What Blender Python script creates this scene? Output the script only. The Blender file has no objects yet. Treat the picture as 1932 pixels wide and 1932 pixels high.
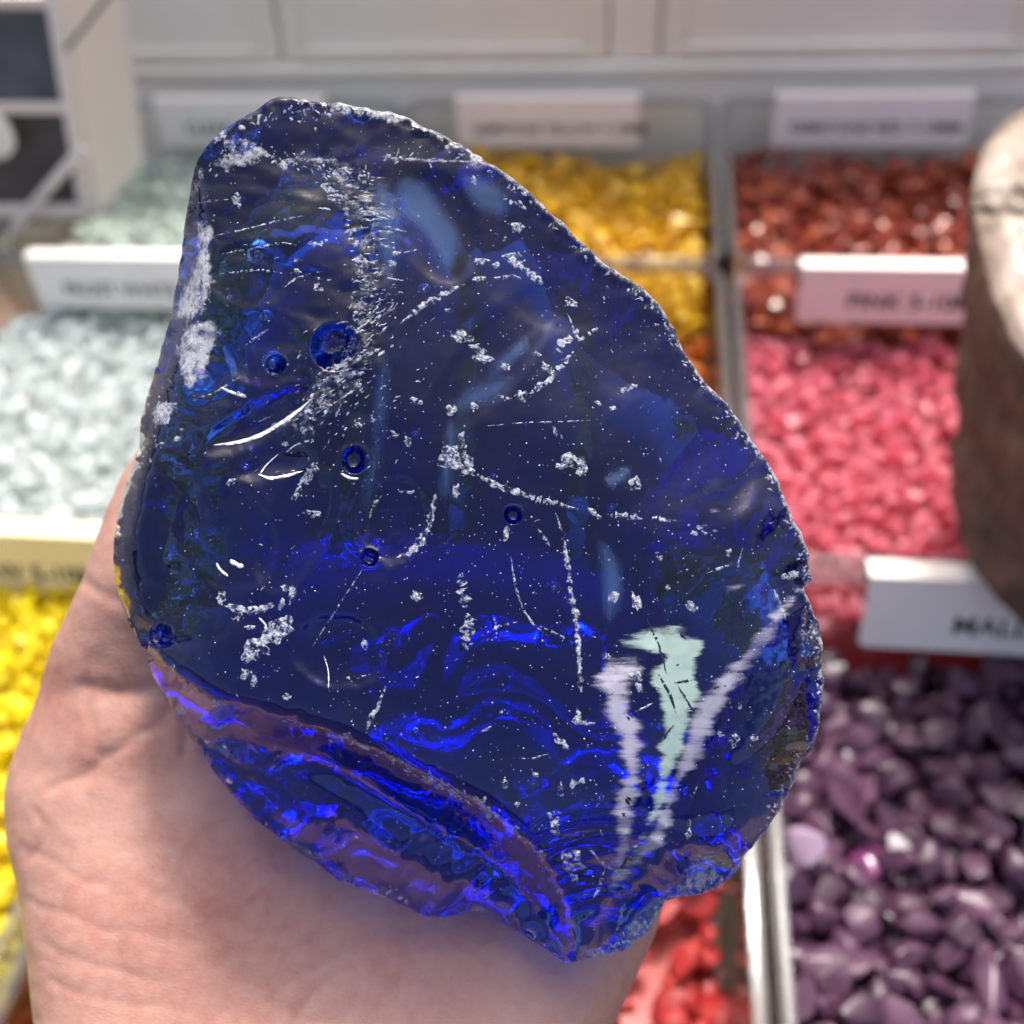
import bpy, bmesh, math, random
import numpy as np
from mathutils import Vector, Matrix, kdtree
from mathutils.geometry import delaunay_2d_cdt
R = math.radians
random.seed(7); rng = np.random.default_rng(11)
S = bpy.context.scene; COL = S.collection

# ------------------------------------------------------------------ camera
CAM = np.array([0.19295115, -0.78342969, 0.31773932])
PIT, YAW, ROL = 0.76715562, 0.16757212, -0.07417038
FW = np.array([-math.sin(YAW)*math.cos(PIT), math.cos(YAW)*math.cos(PIT), -math.sin(PIT)])
_r = np.array([math.cos(YAW), math.sin(YAW), 0]); _u = np.cross(_r, FW)
RT = math.cos(ROL)*_r + math.sin(ROL)*_u
UP = -math.sin(ROL)*_r + math.cos(ROL)*_u
cd = bpy.data.cameras.new('camera'); cam = bpy.data.objects.new('camera', cd); COL.objects.link(cam)
M = Matrix([[RT[i], UP[i], -FW[i], CAM[i]] for i in range(3)] + [[0, 0, 0, 1]])
cam.matrix_world = M
cd.sensor_width = 36; cd.lens = 36; cd.clip_start = 0.01; cd.clip_end = 200
cd.dof.use_dof = True; cd.dof.focus_distance = 0.161; cd.dof.aperture_fstop = 11.0
S.camera = cam

# ------------------------------------------------------------------ light
SUN_AZ, SUN_EL = R(6), R(65)          # azimuth measured from +Y towards +X
W = bpy.data.worlds.new('World'); S.world = W; W.use_nodes = True
nt = W.node_tree
sky = nt.nodes.new('ShaderNodeTexSky'); sky.sky_type = 'NISHITA'; sky.sun_disc = False
sky.sun_elevation = SUN_EL; sky.sun_rotation = SUN_AZ
sky.air_density = .6; sky.dust_density = 6.0; sky.ozone_density = 0.2
nt.links.new(sky.outputs[0], nt.nodes['Background'].inputs[0])
nt.nodes['Background'].inputs[1].default_value = 0.15
sl = bpy.data.lights.new('sun', 'SUN'); sl.energy = 2.0; sl.angle = R(9); sl.color = (1, .965, .93)
sun = bpy.data.objects.new('sun', sl); COL.objects.link(sun)
sd = Vector((math.sin(SUN_AZ)*math.cos(SUN_EL), math.cos(SUN_AZ)*math.cos(SUN_EL), math.sin(SUN_EL)))
sun.rotation_euler = sd.to_track_quat('Z', 'Y').to_euler(); sun.location = sd*5
S.view_settings.view_transform = 'Standard'; S.view_settings.look = 'None'
S.view_settings.exposure = 1.15; S.view_settings.gamma = 1
S.render.engine = 'CYCLES'
cy = S.cycles
cy.max_bounces = 20; cy.transmission_bounces = 18; cy.glossy_bounces = 8; cy.diffuse_bounces = 4
cy.transparent_max_bounces = 24; cy.volume_bounces = 0; cy.blur_glossy = 0.6
cy.sample_clamp_indirect = 12; cy.use_denoising = True; cy.denoiser = 'OPENIMAGEDENOISE'

# ------------------------------------------------------------------ helpers
def ray(px, py): return FW + RT*((px-966)/1932.) - UP*((py-966)/1932.)
def P(px, py, d): return CAM + d*ray(px, py)
def onz(px, py, z=0.):
    r = ray(px, py); return CAM + r*((z-CAM[2])/r[2])
def onplane(px, py, p0, n):
    r = ray(px, py); return CAM + r*(np.dot(np.array(p0)-CAM, n)/np.dot(r, n))
def Parr(xy, d):
    xy = np.asarray(xy, float); d = np.asarray(d, float)
    rr = FW[None] + RT[None]*((xy[:, :1]-966)/1932.) - UP[None]*((xy[:, 1:2]-966)/1932.)
    return CAM[None] + d[:, None]*rr
def project(p):
    d = np.asarray(p)-CAM; z = d@FW
    return 966+1932*(d@RT)/z, 966-1932*(d@UP)/z, z
def inpoly(xy, poly):
    xy = np.atleast_2d(np.asarray(xy, float)); poly = np.asarray(poly, float)
    x, y = xy[:, 0], xy[:, 1]; inside = np.zeros(len(xy), bool)
    for (x0, y0), (x1, y1) in zip(poly, np.roll(poly, -1, 0)):
        c = (y0 > y) != (y1 > y)
        with np.errstate(divide='ignore', invalid='ignore'):
            xi = (x1-x0)*(y-y0)/(y1-y0)+x0
        inside ^= c & (x < xi)
    return inside
def dseg(xy, pts):
    xy = np.asarray(xy, float); best = np.full(len(xy), 1e9)
    for a, b in zip(pts[:-1], pts[1:]):
        a = np.array(a, float); b = np.array(b, float); ab = b-a
        t = np.clip(((xy-a)@ab)/max(ab@ab, 1e-9), 0, 1)
        best = np.minimum(best, np.hypot(*(xy-(a+t[:, None]*ab)).T))
    return best
def sstep(a, b, x):
    t = np.clip((x-a)/(b-a), 0, 1); return t*t*(3-2*t)
def resample(poly, step, closed=True):
    pts = [np.array(p, float) for p in poly]
    if closed: pts = pts+[pts[0]]
    out = []
    for a, b in zip(pts[:-1], pts[1:]):
        n = max(1, int(round(np.hypot(*(b-a))/step)))
        out += [a+(b-a)*i/n for i in range(n)]
    if not closed: out.append(pts[-1])
    return np.array(out)
def smooth_closed(poly, it=2):
    p = np.asarray(poly, float)
    for _ in range(it):
        q = np.roll(p, -1, 0); p = np.stack([.75*p+.25*q, .25*p+.75*q], 1).reshape(-1, 2)
    return p
def smooth_open(pts, it=2):
    p = np.asarray(pts, float)
    for _ in range(it):
        a, b = p[:-1], p[1:]; p = np.vstack([p[:1], np.stack([.75*a+.25*b, .25*a+.75*b], 1).reshape(-1, 2), p[-1:]])
    return p
# value noise in numpy
_tab = rng.random((256, 256))
def vnoise(x, y, sc=1.):
    x = np.asarray(x, float)/sc; y = np.asarray(y, float)/sc
    xi = np.floor(x).astype(int); yi = np.floor(y).astype(int); fx = x-xi; fy = y-yi
    fx = fx*fx*(3-2*fx); fy = fy*fy*(3-2*fy)
    g = lambda a, b: _tab[(xi+a) % 256, (yi+b) % 256]
    return (g(0, 0)*(1-fx)+g(1, 0)*fx)*(1-fy)+(g(0, 1)*(1-fx)+g(1, 1)*fx)*fy-.5
def fbm(x, y, sc, o=3):
    return sum(vnoise(x+31*i, y-17*i, sc/2**i)/1.8**i for i in range(o))

def tag(o, label=None, cat=None, group=None, kind=None):
    if label: o['label'] = label
    if cat: o['category'] = cat
    if group: o['group'] = group
    if kind: o['kind'] = kind
    return o
def mesh(name, v, f, smooth=False):
    me = bpy.data.meshes.new(name); me.from_pydata([tuple(map(float, q)) for q in v], [], [tuple(map(int, q)) for q in f])
    if smooth: me.polygons.foreach_set('use_smooth', [True]*len(me.polygons))
    me.update(); return me
def obj(name, me, mat=None, parent=None, loc=None):
    o = bpy.data.objects.new(name, me); COL.objects.link(o)
    if mat and me: me.materials.append(mat) if not me.materials else None
    if parent: o.parent = parent
    if loc is not None: o.location = loc
    return o
def empty(name, loc):
    o = bpy.data.objects.new(name, None); COL.objects.link(o); o.location = loc; o.empty_display_size = .01; return o
class MB:
    def __init__(s): s.v = []; s.f = []
    def add(s, v, f):
        n = len(s.v); s.v += [tuple(q) for q in v]; s.f += [tuple(i+n for i in q) for q in f]; return s
    def box(s, x0, x1, y0, y1, z0, z1):
        return s.add([(x, y, z) for z in (z0, z1) for y in (y0, y1) for x in (x0, x1)],
                     [(0, 2, 3, 1), (4, 5, 7, 6), (0, 1, 5, 4), (2, 6, 7, 3), (0, 4, 6, 2), (1, 3, 7, 5)])
    def bar(s, a, b, w, h, up=(0, 0, 1)):
        a = np.array(a, float); b = np.array(b, float); t = b-a; t /= np.linalg.norm(t)
        x = np.cross(t, up); x /= np.linalg.norm(x); y = np.cross(x, t)
        vs = [q+sx*x*w/2+sy*y*h/2 for q in (a, b) for sx, sy in ((-1, -1), (1, -1), (1, 1), (-1, 1))]
        return s.add(vs, [(0, 1, 2, 3), (7, 6, 5, 4), (0, 4, 5, 1), (1, 5, 6, 2), (2, 6, 7, 3), (3, 7, 4, 0)])
    def mesh(s, name, bevel=0., smooth=False, seg=2):
        me = mesh(name, s.v, s.f)
        bm = bmesh.new(); bm.from_mesh(me)
        bmesh.ops.recalc_face_normals(bm, faces=bm.faces)
        if bevel: bmesh.ops.bevel(bm, geom=bm.edges[:], offset=bevel, segments=seg, affect='EDGES', profile=.5)
        bm.to_mesh(me); bm.free()
        if smooth: me.polygons.foreach_set('use_smooth', [True]*len(me.polygons))
        return me

# ------------------------------------------------------------------ materials
def newmat(name):
    m = bpy.data.materials.new(name); m.use_nodes = True; t = m.node_tree
    return m, t, t.nodes['Principled BSDF'], t.nodes['Material Output']
def N(t, ty, **kw):
    n = t.nodes.new(ty)
    for k, v in kw.items(): setattr(n, k, v)
    return n
def ramp(t, fac, stops, interp='LINEAR'):
    n = N(t, 'ShaderNodeValToRGB'); cr = n.color_ramp; cr.interpolation = interp
    while len(cr.elements) < len(stops): cr.elements.new(.5)
    for e, (p, c) in zip(cr.elements, stops): e.position = p; e.color = (*c, 1) if len(c) == 3 else c
    t.links.new(fac, n.inputs[0]); return n.outputs[0]
def noise(t, scale, detail=4, rough=.6, vec=None, dist=0.):
    n = N(t, 'ShaderNodeTexNoise'); n.inputs['Scale'].default_value = scale; n.inputs['Detail'].default_value = detail
    n.inputs['Roughness'].default_value = rough; n.inputs['Distortion'].default_value = dist
    if vec is None:
        tc = N(t, 'ShaderNodeTexCoord'); vec = tc.outputs['Object']
    t.links.new(vec, n.inputs['Vector']); return n
def bump(t, h, strength, dist, prev=None):
    b = N(t, 'ShaderNodeBump'); b.inputs['Strength'].default_value = strength; b.inputs['Distance'].default_value = dist
    t.links.new(h, b.inputs['Height'])
    if prev is not None: t.links.new(prev, b.inputs['Normal'])
    return b.outputs['Normal']
def math_(t, op, a, b=None, clamp=False):
    n = N(t, 'ShaderNodeMath', operation=op, use_clamp=clamp)
    for i, q in enumerate((a, b)):
        if q is None: continue
        if isinstance(q, (int, float)): n.inputs[i].default_value = q
        else: t.links.new(q, n.inputs[i])
    return n.outputs[0]
def simple(name, col, rough=.5, var=.12, scale=40., bmp=0., bscale=300., spec=.5, metal=0.):
    m, t, b, o = newmat(name)
    n = noise(t, scale)
    t.links.new(ramp(t, n.outputs[0], [(.3, tuple(c*(1-var) for c in col)), (.7, tuple(min(1, c*(1+var)) for c in col))]), b.inputs['Base Color'])
    b.inputs['Roughness'].default_value = rough; b.inputs['Specular IOR Level'].default_value = spec; b.inputs['Metallic'].default_value = metal
    if bmp: t.links.new(bump(t, noise(t, bscale).outputs[0], bmp, .001), b.inputs['Normal'])
    return m
def stone_mat(name, stops, rough=.25, trans=.25, mott=.35, coat=.3):
    m, t, b, o = newmat(name)
    oi = N(t, 'ShaderNodeObjectInfo'); ge = N(t, 'ShaderNodeNewGeometry')
    fr = math_(t, 'FRACT', math_(t, 'ADD', oi.outputs['Random'], ge.outputs['Random Per Island']))
    nz = noise(t, 140., 3)
    fac = math_(t, 'ADD', math_(t, 'MULTIPLY', fr, 1-mott), math_(t, 'MULTIPLY', nz.outputs[0], mott))
    c = ramp(t, fac, stops)
    t.links.new(c, b.inputs['Base Color']); b.inputs['Roughness'].default_value = rough
    b.inputs['Coat Weight'].default_value = coat; b.inputs['Coat Roughness'].default_value = .12
    t.links.new(bump(t, noise(t, 500., 4).outputs[0], .25, .0006), b.inputs['Normal'])
    tr = N(t, 'ShaderNodeBsdfTranslucent'); t.links.new(c, tr.inputs[0])
    mx = N(t, 'ShaderNodeMixShader'); mx.inputs[0].default_value = trans
    t.links.new(b.outputs[0], mx.inputs[1]); t.links.new(tr.outputs[0], mx.inputs[2]); t.links.new(mx.outputs[0], o.inputs[0])
    return m

def acrylic():
    m, t, b, o = newmat('clear_acrylic')
    tr = N(t, 'ShaderNodeBsdfTransparent'); tr.inputs[0].default_value = (.93, .945, .94, 1)
    gl = N(t, 'ShaderNodeBsdfGlossy'); gl.inputs['Roughness'].default_value = .06
    fr = N(t, 'ShaderNodeFresnel'); fr.inputs[0].default_value = 1.3
    ge = N(t, 'ShaderNodeNewGeometry')
    # same fresnel for both faces of the thin sheet
    lw = N(t, 'ShaderNodeLayerWeight'); lw.inputs[0].default_value = .12
    f = math_(t, 'ADD', math_(t, 'MULTIPLY', lw.outputs['Fresnel'], .8), .03)
    t.links.new(bump(t, noise(t, 60., 3).outputs[0], .05, .001), gl.inputs['Normal'])
    mx = N(t, 'ShaderNodeMixShader'); t.links.new(f, mx.inputs[0])
    t.links.new(tr.outputs[0], mx.inputs[1]); t.links.new(gl.outputs[0], mx.inputs[2]); t.links.new(mx.outputs[0], o.inputs[0])
    return m
ACR = acrylic()
def rimmat():
    m, t, b, o = newmat('acrylic_rim')
    b.inputs['Base Color'].default_value = (.36, .36, .36, 1); b.inputs['Roughness'].default_value = .12
    tr = N(t, 'ShaderNodeBsdfTransparent'); tr.inputs[0].default_value = (.86, .87, .88, 1)
    mx = N(t, 'ShaderNodeMixShader'); mx.inputs[0].default_value = .88
    t.links.new(b.outputs[0], mx.inputs[1]); t.links.new(tr.outputs[0], mx.inputs[2]); t.links.new(mx.outputs[0], o.inputs[0])
    return m
RIM = rimmat()
PAPER = simple('label_card', (.92, .85, .76), .6, .03, 30., .05)
CREAM = simple('cream_label_card', (.84, .74, .46), .6, .03, 30., .05)
INK = simple('black_ink', (.03, .03, .03), .6, .1)
WHITE = simple('white_paint', (.90, .83, .70), .45, .05, 12., .04, 90.)
WHITEFRAME = simple('white_frame_paint', (.80, .71, .61), .45, .05, 12., .04, 90.)
WOOD = simple('brown_table_wood', (.20, .12, .07), .55, .3, 18., .2, 120.)
DARKP = simple('dark_grey_pane', (.10, .105, .115), .3, .35, 22.)
BROWNP = simple('dark_brown_pane', (.085, .075, .07), .35, .3, 22.)
GREYCORD = simple('grey_cord', (.16, .18, .18), .6, .1)
FLOORM = simple('dark_asphalt_floor', (.055, .055, .055), .8, .15, 2., .2, 40.)

# ------------------------------------------------------------------ setting
g = 30.
fl = obj('floor', mesh('floor', [(-g, -g, -.9), (g, -g, -.9), (g, g, -.9), (-g, g, -.9)], [(0, 1, 2, 3)]), FLOORM); tag(fl, kind='structure')
TZ = -.112
tb = empty('display_table', (0.15, -.4, TZ)); tag(tb, 'brown wooden table under the clear trays of coloured stones', 'table')
top = MB().box(-.55, .55, -.48, .55, -.03, 0).mesh('table_top', .003); obj('table_top', top, WOOD, tb)
for sx in (-.5, .5):
    for sy in (-.43, .5):
        obj('leg', MB().box(sx-.03, sx+.03, sy-.03, sy+.03, -.788, -.03).mesh('leg', .003), WOOD, tb)

# white panelled cabinet behind the trays, leaning back a little from the tray rack
LEAN = .12
cab = empty('white_cabinet', (0.1, .022, TZ))
tag(cab, 'white panelled cabinet front standing behind the back row of trays', 'cabinet')
def cabv(x, y, z): return (x-.1, y+LEAN*z, z-TZ)
def cabbox(name, x0, x1, y0, y1, z0, z1, bev=.0015, parent=cab):
    mb = MB().box(x0, x1, y0, y1, z0, z1); mb.v = [cabv(*q) for q in mb.v]
    return obj(name, mb.mesh(name, bev, True, 3), WHITE, parent)
ZT = .32
cabbox('cabinet_body', -.9, 1.1, .012, .3, TZ, ZT+.02)
cabbox('base_rail', -.9, 1.1, .0035, .012, TZ, .006)
cabbox('ledge', -.9, 1.1, -.004, .012, .0085, .0155, .002)
def door(x0, x1):
    e = cabbox('door', x0, x1, .0035, .012, .017, ZT, .002)
    # raised moulding round a recessed field
    for k, (w, d) in enumerate(((.012, .0), (.019, .0016))):
        pass
    m0 = .012
    mb = MB()
    for (a, b, c, dd) in ((x0+m0, x1-m0, .017+m0-.006, .017+m0-.001), (x0+m0, x1-m0, ZT-m0-.005, ZT-m0), (x0+m0, x0+m0+.006, .029, ZT-m0-.006), (x1-m0-.006, x1-m0, .029, ZT-m0-.006)):
        mb.box(a, b, -.0005, .004, c, dd)
    mb.v = [cabv(*q) for q in mb.v]
    obj('door_moulding', mb.mesh('door_moulding', .0015, True, 3), WHITE, e)
    return e
for x0, x1 in ((-.60, -.36), (-.348, -.105), (-.101, .156), (.197, .47), (.482, .76)): door(x0, x1)
cabbox('stile', .1585, .1945, .001, .012, .017, ZT, .0015)

# ------------------------------------------------------------------ trays
TW, GAP, TH, WT = .24, .0035, .11, .003
def rrect(hw, r, n=6):
    out = []
    for cx, cy_, a0 in ((hw-r, hw-r, 0), (-hw+r, hw-r, 90), (-hw+r, -hw+r, 180), (hw-r, -hw+r, 270)):
        for i in range(n+1):
            a = R(a0+90*i/n); out.append((cx+r*math.cos(a), cy_+r*math.sin(a)))
    return out
def ring_loft(name, rings, closed_loop=False, cap0=False):
    n = len(rings[0]); v = [q for rg in rings for q in rg]; f = []
    m = len(rings)
    for k in range(m if closed_loop else m-1):
        a, b = k*n, ((k+1) % m)*n
        for i in range(n):
            j = (i+1) % n; f.append((a+i, a+j, b+j, b+i))
    if cap0: f.append(tuple(range(n-1, -1, -1)))
    me = mesh(name, v, f); bm = bmesh.new(); bm.from_mesh(me); bmesh.ops.recalc_face_normals(bm, faces=bm.faces); bm.to_mesh(me); bm.free()
    me.polygons.foreach_set('use_smooth', [True]*len(me.polygons)); 
    try: me.set_sharp_from_angle(angle=R(40))
    except Exception: pass
    return me
HW = TW/2-GAP/2
def R3(hw, r, z): return [(x, y, z) for x, y in rrect(hw, r)]
TRAYME = ring_loft('tray_wall', [R3(HW-.012, .012, 0.001), R3(HW-.004, .016, .008), R3(HW-.0015, .016, TH-.004), R3(HW-.0015-WT, .013, TH-.004), R3(HW-.004-WT, .013, .011), R3(HW-.012-WT, .01, .005)], False)
BASEME = mesh('tray_base', R3(HW-.0125, .012, .003), [tuple(range(28))])
RIMME = ring_loft('rim', [R3(HW, .017, TH-.006), R3(HW+.0006, .0175, TH-.003), R3(HW, .017, TH-.0008), R3(HW-.0022, .015, TH), R3(HW-.0042, .0135, TH-.0006), R3(HW-.0052, .0125, TH-.0025), R3(HW-.005, .0127, TH-.006)], True)
TRAYS = {}
tray_desc = {(-1, 1): ('pale green-white stone gravel', 'back row beside the white framed box'), (0, 1): ('amber yellow stones', 'in the back row'),
             (1, 1): ('dark red stones', 'in the back row'), (-1, 2): ('frosty white gravel', 'in the middle row'), (0, 2): ('orange stones', 'behind the blue glass'),
             (1, 2): ('pink gravel', 'in the middle row'), (-1, 3): ('bright yellow gravel', 'beside the thumb'), (0, 3): ('bright red stone chunks', 'under the hand'), (1, 3): ('purple stone chips', 'in the front row')}
for (c, r), (ds, ws) in tray_desc.items():
    e = empty('display_tray', ((c+.5)*TW, -(r-.5)*TW, TZ+.002))
    tag(e, f'clear plastic tray holding {ds} {ws}', 'tray', 'clear trays of coloured stones')
    for nm, me, mt in (('tray_wall', TRAYME, ACR), ('tray_base', BASEME, ACR), ('rim', RIMME, RIM)):
        obj(nm, me, mt, e)
    TRAYS[(c, r)] = e

# ------------------------------------------------------------------ outlines in the picture (1932 px frame)
CHUNK = [(478,208),(500,192),(525,183),(550,181),(580,190),(610,195),(640,194),(690,204),(735,212),(775,225),(800,240),(850,262),(900,292),(945,322),(985,352),(1020,382),(1060,415),(1090,450),(1130,485),(1180,520),(1215,545),(1245,575),(1270,615),(1290,660),(1320,705),(1345,735),(1370,760),(1395,790),(1420,830),(1445,870),(1465,905),(1480,945),(1500,985),(1518,1020),(1525,1050),(1532,1095),(1520,1110),(1530,1145),(1545,1175),(1552,1215),(1548,1250),(1552,1290),(1550,1330),(1542,1370),(1535,1410),(1510,1440),(1495,1480),(1475,1520),(1450,1560),(1415,1605),(1395,1635),(1380,1655),(1345,1680),(1310,1690),(1285,1692),(1255,1700),(1235,1725),(1225,1755),(1200,1775),(1175,1795),(1140,1805),(1100,1812),(1068,1813),(1035,1790),(1000,1770),(960,1750),(920,1725),(880,1722),(840,1733),(800,1728),(740,1698),(690,1680),(640,1660),(600,1630),(560,1605),(520,1575),(480,1545),(440,1500),(410,1465),(385,1425),(350,1375),(325,1335),(300,1290),(275,1235),(250,1190),(232,1150),(220,1110),(214,1060),(216,1010),(225,960),(236,915),(250,880),(262,850),(266,790),(280,740),(295,690),(310,640),(325,590),(335,530),(345,450),(355,390),(362,340),(372,300),(395,270),(420,245),(450,225)]
PALM = [(300,812),(268,835),(243,872),(215,925),(188,990),(165,1055),(150,1100),(122,1175),(95,1250),(62,1335),(30,1400),(10,1465),(4,1520),(8,1580),(22,1640),(34,1695),(42,1760),(50,1840),(60,1932),(75,2050),(110,2200),(150,2400),(1000,2400),(1050,2200),(1110,2050),(1160,1932),(1200,1850),(1238,1765),(1256,1700),(1285,1600),(1300,1450),(1290,1250),(1240,1130),(1100,1060),(900,1020),(700,1030),(560,1080),(480,1180),(445,1290),(420,1340),(405,1290),(400,1180),(410,1050),(415,950),(395,870),(350,820)]
STUMPV = [(1828,370),(1845,290),(1880,235),(1932,200),(1932,1190),(1850,1130),(1810,1040),(1797,800),(1810,500)]

# ------------------------------------------------------------------ stones
def stone_shape(name, seed, n, ax, bev, flat=.0, sub=0):
    rs = random.Random(seed); bm = bmesh.new()
    for _ in range(n):
        u = rs.gauss(0, 1); v = rs.gauss(0, 1); w = rs.gauss(0, 1); l = math.sqrt(u*u+v*v+w*w)
        k = rs.uniform(.82, 1.0)
        bm.verts.new((u/l*ax[0]*k, v/l*ax[1]*k, w/l*ax[2]*k))
    bmesh.ops.convex_hull(bm, input=bm.verts)
    for v in [v for v in bm.verts if not v.link_faces]: bm.verts.remove(v)
    bmesh.ops.dissolve_limit(bm, angle_limit=R(16), verts=bm.verts, edges=bm.edges)
    if bev: bmesh.ops.bevel(bm, geom=bm.edges[:], offset=bev, segments=1, affect='EDGES')
    bmesh.ops.triangulate(bm, faces=bm.faces)
    me = bpy.data.meshes.new(name); bm.to_mesh(me); bm.free()
    me.polygons.foreach_set('use_smooth', [True]*len(me.polygons))
    try: me.set_sharp_from_angle(angle=R(46 if n > 20 else 24))
    except Exception: pass
    return me
def zone(label, dx, dy, sc):
    # size and place within its tray, so that one can look for it
    sz = 'small ' if sc < .93 else ('large ' if sc > 1.08 else 'medium ')
    w = 'left' if dx < -.04 else ('right' if dx > .04 else 'middle'); d = 'rear' if dy > .04 else ('front' if dy < -.04 else 'centre')
    return sz+label+f', {d} {w} of the tray'
def fill(c, r, name, label, cat, group, mat, size, level, axes, nshape=6, pitch=.75, npts=14, bev=.09, slope=(0, 0), mask=None, special=None, bumpz=.35):
    rs = random.Random(100*c+r+5)
    shapes = [stone_shape(name, 1000*r+50*(c+1)+k, npts, [a*size/2*rs.uniform(.85, 1.15) for a in axes], bev*size*.55) for k in range(nshape)]
    for s in shapes: s.materials.append(mat)
    cx, cy_ = (c+.5)*TW, -(r-.5)*TW; h = HW-.0075-size*.28
    bedv, bedf = [], []
    def lev(x, y): return level+slope[0]*(x-cx)+slope[1]*(y-cy_)+ .010*float(vnoise(np.array([x*1000.+500]), np.array([y*1000.+900]), 45.)[0])
    def add_bed(sh, mtx):
        n0 = len(bedv); bedv.extend([tuple(mtx@v.co) for v in sh.vertices]); bedf.extend([tuple(i+n0 for i in p.vertices) for p in sh.polygons])
    count = 0; p = size*pitch
    for layer in (0, 1):
        n = int(2*h/p)
        for i in range(n+1):
            for j in range(n+1):
                x = cx-h+2*h*(i+(.5 if j % 2 else 0)*.98)/n + rs.uniform(-.3, .3)*p; y = cy_-h+2*h*j/n + rs.uniform(-.3, .3)*p
                if layer: x += p*.5; y += p*.5
                x = min(max(x, cx-h), cx+h); y = min(max(y, cy_-h), cy_+h)
                if mask and not mask(x, y): continue
                z = lev(x, y)+rs.uniform(-bumpz, bumpz)*size-(size*.55 if layer else 0)
                sc = rs.choice((rs.uniform(.6, .9), rs.uniform(.85, 1.15), rs.uniform(1.0, 1.35)))
                rot = Matrix.Rotation(rs.uniform(0, 6.28), 4, 'Z')@Matrix.Rotation(rs.gauss(0, .45), 4, 'X')@Matrix.Rotation(rs.gauss(0, .45), 4, 'Y')
                mtx = Matrix.Translation((x, y, z))@rot@Matrix.Diagonal((sc, sc, sc, 1))
                sh = rs.choice(shapes)
                px, py, _ = project((x, y, z))
                vis = layer == 0 and -25 < px < 1957 and -25 < py < 1957
                if vis:
                    q = [(px, py)]
                    if inpoly(q, CHUNK)[0] or inpoly(q, PALM)[0] or inpoly(q, STUMPV)[0]: vis = False
                if vis and count < 300:
                    o = bpy.data.objects.new(name, sh); COL.objects.link(o); o.matrix_world = mtx
                    tag(o, zone(label, x-cx, y-cy_, sc), cat, group); count += 1
                    if special: special(o, px, py)
                else: add_bed(sh, mtx)
    # packed layer under the loose ones
    ng = 26; n0 = len(bedv)
    for j in range(ng):
        for i in range(ng):
            x = cx-h-.002+2*(h+.002)*i/(ng-1); y = cy_-h-.002+2*(h+.002)*j/(ng-1)
            zz = lev(x, y)-size*.8
            if mask and not mask(x, y): zz = TZ+.006
            bedv.append((x, y, zz))
    for j in range(ng-1):
        for i in range(ng-1):
            a = n0+j*ng+i; bedf.append((a, a+1, a+ng+1, a+ng))
    # skirt so the heap has sides behind the clear walls
    border = [n0+i for i in range(ng)]+[n0+ng*j+ng-1 for j in range(1, ng)]+[n0+ng*(ng-1)+i for i in range(ng-2, -1, -1)]+[n0+ng*j for j in range(ng-2, 0, -1)]
    k0 = len(bedv); bedv.extend([(bedv[b][0], bedv[b][1], TZ+.006) for b in border]); nb = len(border)
    for i in range(nb): bedf.append((border[i], border[(i+1) % nb], k0+(i+1) % nb, k0+i))
    me = mesh(name+'_bed', bedv, bedf); me.polygons.foreach_set('use_smooth', [True]*len(me.polygons))
    try: me.set_sharp_from_angle(angle=R(38))
    except Exception: pass
    b = obj(name+'_bed', me, mat); tag(b, 'packed lower layer of '+group, 'gravel', kind='stuff')
    return count

M_PURP = stone_mat('purple_stone_mat', [(0, (.018, .007, .014)), (.3, (.042, .014, .033)), (.55, (.080, .029, .062)), (.75, (.125, .060, .100)), (.86, (.13, .022, .095)), (.93, (.16, .10, .075)), (1, (.21, .13, .16))], .36, .2, .55, .06)
M_PINK = stone_mat('pink_stone_mat', [(0, (.66, .14, .19)), (.5, (.80, .25, .32)), (.85, (.84, .34, .42)), (1, (.88, .60, .65))], .35, .6, .3)
M_DRED = stone_mat('dark_red_stone_mat', [(0, (.17, .022, .013)), (.5, (.34, .05, .026)), (.85, (.48, .11, .035)), (1, (.60, .20, .06))], .2, .3, .35)
M_AMB = stone_mat('amber_stone_mat', [(0, (.62, .33, .01)), (.5, (.80, .48, .012)), (.85, (.87, .58, .03)), (1, (.86, .60, .12))], .25, .35, .3)
M_ORG = stone_mat('orange_stone_mat', [(0, (.50, .09, .01)), (.5, (.66, .18, .012)), (1, (.74, .30, .03))], .25, .3, .3)
M_FROST = stone_mat('frost_white_stone_mat', [(0, (.62, .68, .66)), (.5, (.74, .79, .77)), (1, (.84, .87, .86))], .35, .55, .2)
M_PALE = stone_mat('pale_green_stone_mat', [(0, (.60, .68, .62)), (.5, (.71, .78, .72)), (1, (.82, .86, .80))], .35, .6, .2)
M_YEL = stone_mat('yellow_stone_mat', [(0, (.76, .60, .004)), (.5, (.86, .74, .008)), (1, (.90, .83, .05))], .4, .55, .3)
M_RED = stone_mat('red_chunk_mat', [(0, (.26, .011, .010)), (.6, (.36, .019, .016)), (.93, (.42, .035, .03)), (.97, (.72, .28, .30)), (1, (.75, .34, .36))], .5, .15, .12, .04)

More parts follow.
